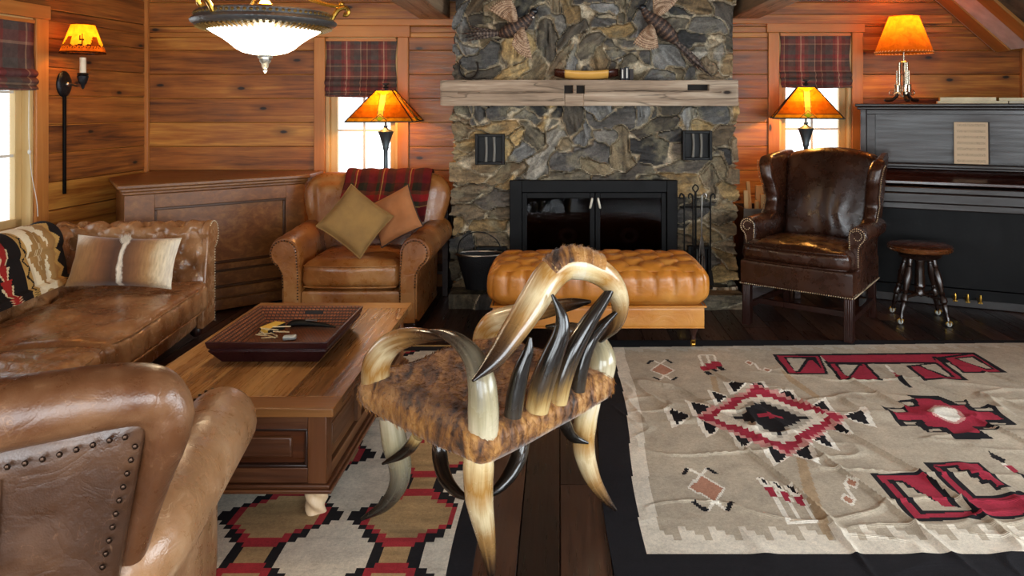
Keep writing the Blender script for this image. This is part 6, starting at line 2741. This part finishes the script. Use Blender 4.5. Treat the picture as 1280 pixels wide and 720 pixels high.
m.build('cover', plain('white paper', '#cfc8b4', .7), r, bevel=.001)

# lamp made of three revolvers
rl = thing('revolver_lamp', 'lamp with a base of three revolvers and a glowing amber drum shade on the piano', 'table lamp', pworld(.285, .165, 1.4005), .35)
MT['nickel'] = plain('aged nickel', '#b0a896', .26, 1.0, .15, 120)
MT['grip'] = plain('dark walnut grip', '#241410', .4)


def revolver(k):
    R = Matrix.Rotation(k * 2 * PI / 3, 4, 'Z') @ Matrix.Translation((.030, 0, 0))
    m = M()
    m.cyl((0, 0, .135), (0, 0, .30), .0095, xf=R)
    m.cyl((.018, 0, .135), (.018, 0, .24), .006, xf=R)
    m.bb(-.010, -.006, -.002, .002, .285, .298, R)
    m.cyl((.012, 0, .085), (.012, 0, .135), .022, n=18, xf=R)
    m.bb(-.013, .036, -.008, .008, .135, .142, R)
    m.bb(-.013, .036, -.008, .008, .068, .084, R)
    m.bb(-.013, -.006, -.008, .008, .084, .135, R)
    m.tube([(.030, 0, .10), (.058, 0, .098), (.070, 0, .080), (.060, 0, .062), (.036, 0, .066)], .0035, 7, sub=4, xf=R)
    m.tube([(.038, 0, .083), (.048, 0, .083), (.052, 0, .09)], .003, 6, xf=R)
    m.tube([(-.006, 0, .07), (-.016, 0, .058), (-.012, 0, .052)], .004, 6, xf=R)
    o = m.build('revolver', MT['nickel'], rl, bevel=.001)
    m = M()
    m.tube([(.008, 0, .074), (.022, 0, .050), (.046, 0, .030), (.072, 0, .024), (.094, 0, .026), (.104, 0, .022)], [.013, .015, .016, .017, .019, .010], 12, sub=4, xf=R, flat=.72)
    tag(m.build('grip', MT['grip'], o), 'dark grip')


for k in range(3):
    revolver(k)
m = M()
m.cyl((0, 0, .05), (0, 0, .39), .006)
m.cyl((0, 0, .30), (0, 0, .312), .03, .02)
m.cyl((0, 0, .05), (0, 0, .06), .02)
m.build('stem', MT['nickel'], rl)
MT['amber_shade'] = glass_shade_mat('amber parchment', .8)
m = M()
vs, fs, cs = [], [], []
N_, V_ = 48, 16
for j in range(V_ + 1):
    f = j / V_
    for i in range(N_):
        a = 2 * PI * i / N_
        rr = .200 + (.100 - .200) * f
        vs.append((rr * math.cos(a), rr * math.sin(a), .365 + .268 * f))
for j in range(V_):
    for i in range(N_):
        fs.append((j * N_ + i, j * N_ + (i + 1) % N_, (j + 1) * N_ + (i + 1) % N_, (j + 1) * N_ + i))
        cs.append(tuple(lin('#94601a')))
m.add(vs, fs, None, None, cs)
sh = m.build('lamp_shade', MT['amber_shade'], rl)
MT['amber_shade_rim'] = plain('shade rim', '#8a5a20', .6)
for z, rr in ((.365, .2005), (.633, .1005)):
    m = M()
    m.grid(lambda u, v: ((rr + .003 * math.cos(v * 2 * PI)) * math.cos(u * 2 * PI), (rr + .003 * math.cos(v * 2 * PI)) * math.sin(u * 2 * PI), z + .003 * math.sin(v * 2 * PI)), 48, 6, True, True)
    m.build('shade_rim', MT['amber_shade_rim'], sh)
m = M()
for k in range(48):
    a = k * 2 * PI / 48
    m.tube([(.201 * math.cos(a), .201 * math.sin(a), .364), (.1965 * math.cos(a + .05), .1965 * math.sin(a + .05), .378)], .0022, 4)
m.build('shade_lacing', plain('pale lacing', '#e0c48a', .7), sh)
m = M()
for k in range(3):
    a = k * 2 * PI / 3
    m.tube([(0, 0, .39), (.13 * math.cos(a), .13 * math.sin(a), .545)], .002, 5)
m.build('shade_carrier', MT['nickel'], sh)
m = M()
m.ball((0, 0, .50), .028, 8, sc=(1, 1, 1.3))
m.build('bulb', MT['bulb'], rl)
lamp('lamp light', (0, 0, .57), 14, lin('#ff9030'), .035, rl)

# ------------------------------------------------------------------ piano stool
st = thing('piano_stool', 'round dark claw-footed stool in front of the piano', 'stool', (2.335, 4.985, .0), .35)
MT['stool'] = wood('black brown stool wood', ('#0c0706', '#1e110c', '#3a2418'), 'z', .3, .6, 0, .05, .1, .5, .3)
m = M()
m.lathe([(0, .492), (.175, .490), (.193, .486), (.198, .478), (.192, .470), (.198, .463), (.192, .455), (.17, .45), (0, .45)], 40, caps=False)
m.build('seat', wood('worn brown seat', ('#2a150b', '#5a3218', '#8f5c30'), 'x', .22, .8, 0, 0, .1, 1, .4), st)
m = M()
m.lathe([(0, .449), (.09, .449), (.12, .44), (.132, .425), (.125, .41), (.10, .402), (.06, .398), (0, .398)], 32, caps=False)
m.build('collar', MT['stool'], st)
m = M()
m.lathe([(.0, .40), (.03, .40), (.034, .38), (.026, .36), (.030, .33), (.028, .30), (.034, .27), (.030, .24), (.036, .22), (.026, .20), (.034, .18), (.034, .165), (.02, .155), (0, .15)], 20, caps=False)
m.build('screw_post', MT['stool'], st)
for k in range(4):
    a = k * PI / 2 + .2
    p0 = Vector((.095 * math.cos(a), .095 * math.sin(a), .415))
    p1 = Vector((.195 * math.cos(a), .195 * math.sin(a), .035))
    prof = [(0, .014), (.06, .017), (.10, .012), (.14, .018), (.16, .012), (.22, .019), (.34, .024), (.46, .019), (.54, .012), (.57, .019), (.60, .013), (.64, .021), (.70, .024), (.74, .013), (.78, .018), (.88, .014), (.97, .011), (1, .013)]
    m = M()
    m.tube([p0.lerp(p1, f) for f, _ in prof], [r_ for _, r_ in prof], 12)
    lg = m.build('leg', MT['stool'], st)
    m = M()
    d_ = Vector((math.cos(a), math.sin(a), 0))
    q = p1 + d_ * .006 + Vector((0, 0, -.017))
    m.ball(q, .0165, 8)
    gb = m.build('glass_ball_foot', plain('pale glass ball', '#cfd2c8', .1), lg)
    m = M()
    for w_ in range(4):
        b = a + PI / 4 + w_ * PI / 2
        e = Vector((math.cos(b), math.sin(b), 0))
        m.tube([q + Vector((0, 0, .022)), q + e * .018 + Vector((0, 0, .010)), q + e * .019 - Vector((0, 0, .006))], [.006, .005, .002], 6, sub=3)
    m.build('claw', MT['brass'], lg)
    s0 = p0.lerp(p1, .66)
    e0 = Vector((.03 * math.cos(a), .03 * math.sin(a), s0.z + .005))
    m = M()
    m.tube([s0.lerp(e0, f / 10) for f in range(11)], [.007 if f % 2 else .012 for f in range(11)], 8)
    m.build('stretcher', MT['stool'], st)

# ------------------------------------------------------------------ pendant lamp
pd_c = Vector((-1.19, 3.1, 0))
pd = thing('pendant_lamp', 'hanging lamp with a glowing white glass bowl and bronze rim above the coffee table', 'ceiling lamp', pd_c)
ZR = 1.716
MT['bowl_glow'] = emit('lit alabaster glass', '#fff6e2', 4.5)
MT['bronze'] = plain('aged bronze rim', '#6c6e6e', .35, .8, .4, 90)
m = M()
m.lathe([(.218, ZR - 0.0180), (.20, ZR - 0.0311), (.165, ZR - 0.0508), (.135, ZR - 0.0729), (.112, ZR - 0.0934), (.085, ZR - 0.1082), (.05, ZR - 0.1164), (.02, ZR - 0.1189), (.02, ZR - 0.1156), (.05, ZR - 0.1131), (.083, ZR - 0.1049), (.13, ZR - 0.0705), (.16, ZR - 0.0483), (.214, ZR - 0.0150)], 48)
m.build('glass_bowl', MT['bowl_glow'], pd)
m = M()
m.lathe([(.215, ZR - .02), (.240, ZR - .014), (.262, ZR - .004), (.276, ZR + .006), (.279, ZR + .014), (.272, ZR + .022), (.262, ZR + .028), (.258, ZR + .048), (.250, ZR + .054), (.236, ZR + .048), (.236, ZR + .01), (.215, ZR - .012)], 56)
rm = m.build('rim', MT['bronze'], pd)
m = M()
for k in range(72):
    a = k * 2 * PI / 72
    c, s_ = math.cos(a), math.sin(a)
    m.tube([(.223 * c, .223 * s_, ZR - .0235), (.258 * c, .258 * s_, ZR - .0085)], [.004, .006], 5)
tag(m.build('rim_fluting', plain('gilt fluting', '#8a6f3e', .35, .9), rm), 'gilt cast fluting')
m = M()
for k in range(72):
    a = k * 2 * PI / 72
    c, s_ = math.cos(a), math.sin(a)
    m.ball((.2605 * c, .2605 * s_, ZR + .038), .0075, 4, sc=(1, 1, .9))
tag(m.build('rim_beading', plain('gilt beading', '#8a6f3e', .35, .9), rm), 'gilt cast beading')
m = M()
m.lathe([(.022, ZR - 0.1170), (.030, ZR - 0.1210), (.028, ZR - 0.1300), (.022, ZR - 0.1340), (.022, ZR - 0.1440), (.014, ZR - 0.1540), (.012, ZR - 0.1680), (.008, ZR - 0.1740), (.009, ZR - 0.1820), (.003, ZR - 0.1900)], 18)
m.build('finial', MT['bronze'], pd)
for k in range(3):
    R = Matrix.Rotation(k * 2 * PI / 3 + .12, 4, 'Z')
    m = M()
    m.tube([(.262, 0, ZR + .03), (.285, 0, ZR + .066), (.312, 0, ZR + .078), (.328, 0, ZR + .064), (.322, 0, ZR + .048), (.308, 0, ZR + .050)], [.009, .010, .010, .009, .008, .010], 8, sub=5, xf=R)
    m.tube([(.30, 0, ZR + .080), (.22, 0, ZR + .095), (.14, 0, ZR + .13), (.09, 0, ZR + .19), (.07, 0, ZR + .27), (.045, 0, ZR + .33), (.018, 0, ZR + .35)], [.008, .009, .009, .009, .008, .008, .008], 8, sub=5, xf=R)
    m.ball((.30, 0, ZR + .092), .012, 6, xf=R)
    m.build('scroll_arm', MT['brass'], pd)
m = M()
m.lathe([(.0, ZR + .03), (.05, ZR + .034), (.055, ZR + .045), (.03, ZR + .055), (.022, ZR + .07), (.032, ZR + .085), (.018, ZR + .10), (.014, ZR + .30), (.026, ZR + .34), (.026, ZR + .37), (.008, ZR + .40), (.006, ZR + .555)], 18, caps=False)
m.build('centre_stem', MT['brass'], pd)
m = M()
m.lathe([(0, CEIL_Z - .045), (.04, CEIL_Z - .042), (.065, CEIL_Z - .025), (.07, CEIL_Z - .003), (0, CEIL_Z - .002)], 24, caps=False)
m.build('canopy', MT['brass'], pd)
lamp('pendant light', (0, 0, ZR + .12), 30, lin('#ffc888'), .06, pd)
lamp('pendant light', (0, 0, ZR - .22), 10, lin('#ffe2b4'), .03, pd)

# ------------------------------------------------------------------ wall sconce on the left wall
US = .865
sc = thing('wall_sconce', 'swing arm wall lamp with a cactus painted amber shade on the left wall', 'wall lamp')
MT['iron_rough'] = plain('hammered black iron', '#26262a', .38, .7, .5, 90)
base = lw(US, 0, 1.53)
nrm = Vector((math.cos(LW_A), -math.sin(LW_A), 0))
alo = Vector((-math.sin(LW_A), -math.cos(LW_A), 0))
SM = Matrix(((nrm.x, alo.x, 0, base.x), (nrm.y, alo.y, 0, base.y), (0, 0, 1, base.z), (0, 0, 0, 1)))
m = M()
m.lathe([(0, 0), (.075, 0), (.075, .006), (.068, .014), (.045, .020), (.0, .024)], 28, SM @ Matrix.Translation((.001, 0, 0)) @ Matrix.Rotation(PI / 2, 4, 'Y') @ Matrix.Diagonal((1.15, .85, 1, 1)), caps=False)
m.build('wall_plate', MT['iron_rough'], sc)
AX, AY = .185, .06
m = M()
m.tube([(.02, 0, .0), (.06, .0, 0), (.12, .03, -.012), (AX, AY, -.012)], [.014, .008, .007, .007], 10, sub=4, xf=SM)
m.ball((.03, 0, 0), .016, 8, xf=SM)
m.build('arm', MT['steel'], sc)
m = M()
m.lathe([(0, -.035), (.008, -.03), (.012, -.01), (.022, .005), (.030, .03), (.034, .05), (.026, .056), (.034, .062), (.030, .07), (.0, .072)], 18, SM @ Matrix.Translation((AX, AY, 0)), caps=False)
m.build('cup', MT['iron_rough'], sc)
m = M()
m.cyl((AX, AY, .072), (AX, AY, .17), .019, xf=SM)
m.build('candle_sleeve', plain('ivory sleeve', '#e8dcc0', .5), sc)
m = M()
m.bb(.002, .016, -.010, .010, -.72, -.08, SM)
m.build('cord_cover', MT['black_paint'], sc, bevel=.002)
m = M()
N_, V_ = 96, 34
vs, fs, cs = [], [], []
ZB, ZT, RB, RT = .195, .385, .132, .066
for j in range(V_ + 1):
    f = j / V_
    for i in range(N_):
        a = 2 * PI * i / N_
        rr = RB + (RT - RB) * f
        vs.append((rr * math.cos(a), rr * math.sin(a), ZB + (ZT - ZB) * f))
cY, cO, cB, cD = [tuple(lin(c)) for c in ('#a07a20', '#7c4612', '#2a1406', '#44220a')]
for j in range(V_):
    for i in range(N_):
        fs.append((j * N_ + i, j * N_ + (i + 1) % N_, (j + 1) * N_ + (i + 1) % N_, (j + 1) * N_ + i))
        v = (j + .5) / V_
        ph = ((i + .5) / N_ * 4) % 1
        c = cY
        mesa = .34 + .22 * max(0, min(1, (.32 - ph) * 9)) if ph < .34 else .27 + .03 * math.sin(ph * 20)
        if v < mesa and v > .24:
            c = cD if ph < .34 else cB
        d_ = abs(ph - .62)
        if v < .66 and d_ < .022 or (.44 < v < .60 and abs(d_ - .075) < .016) or (abs(v - .44) < .02 and d_ < .085):
            c = cB
        if v < .24:
            c = cO if (math.sin(ph * 60 + v * 40) > -.2) else cD
        if v < .16:
            c = cO
        if v < .05 or v > .97:
            c = cB
        cs.append(c)
m.add(vs, fs, None, SM @ Matrix.Translation((AX, AY, 0)), cs)
MT['cactus_shade'] = glass_shade_mat('painted parchment shade', .8)
m.build('lamp_shade', MT['cactus_shade'], sc)
m = M()
m.ball((AX, AY, .24), .022, 8, xf=SM, sc=(1, 1, 1.4))
m.build('bulb', MT['bulb'], sc)
lamp('sconce light', SM @ Vector((AX, AY, .30)), 4.5, lin('#ffa040'), .03, sc)
# ------------------------------------------------------------------ camera, daylight, exposure
cam = bpy.data.cameras.new('camera')
cam.sensor_width = 36
cam.lens = 36 * F_PX / 1280
cam.shift_x = -(VPX - 640) / 1280
cam.shift_y = -(360 - VPY) / 1280
cam.clip_start = .05
co = bpy.data.objects.new('camera', cam)
COL.objects.link(co)
co.location = (0, 0, CAM_H)
co.rotation_euler = (PI / 2, 0, 0)
SC.camera = co

w = bpy.data.worlds.new('overcast sky')
SC.world = w
w.use_nodes = True
bg = w.node_tree.nodes['Background']
bg.inputs['Color'].default_value = (.90, .96, 1.0, 1)
bg.inputs['Strength'].default_value = 3.2


def area(name, loc, rot, sx, sy, watts, col):
    l = bpy.data.lights.new(name, 'AREA')
    l.shape = 'RECTANGLE'
    l.size, l.size_y = sx, sy
    l.energy = watts
    l.color = col
    o = bpy.data.objects.new(name, l)
    COL.objects.link(o)
    o.location = loc
    o.rotation_euler = rot
    return o


for i, wn in enumerate(FWIN):
    area('daylight front', ((wn[0] + wn[1]) / 2, FRONT_Y - .25, (wn[2] + wn[3]) / 2), (PI / 2, 0, 0), wn[1] - wn[0], wn[3] - wn[2], 46 * (wn[1] - wn[0]), (.88, .95, 1))
area('daylight right', (RIGHT_X + .3, (RWIN[0] + RWIN[1]) / 2, 1.2), (0, PI / 2, 0), RWIN[3] - RWIN[2], RWIN[1] - RWIN[0], 170, (.86, .94, 1))

try:
    SC.cycles.use_denoising = True
    SC.cycles.max_bounces = 10
    SC.cycles.transparent_max_bounces = 12
    SC.cycles.caustics_reflective = False
    SC.cycles.caustics_refractive = False
    SC.cycles.sample_clamp_indirect = 8
except Exception:
    pass
vs = SC.view_settings
vs.view_transform = 'Standard'
vs.look = 'None'
vs.gamma = 1
vs.use_curve_mapping = False
vs.exposure = 0.1
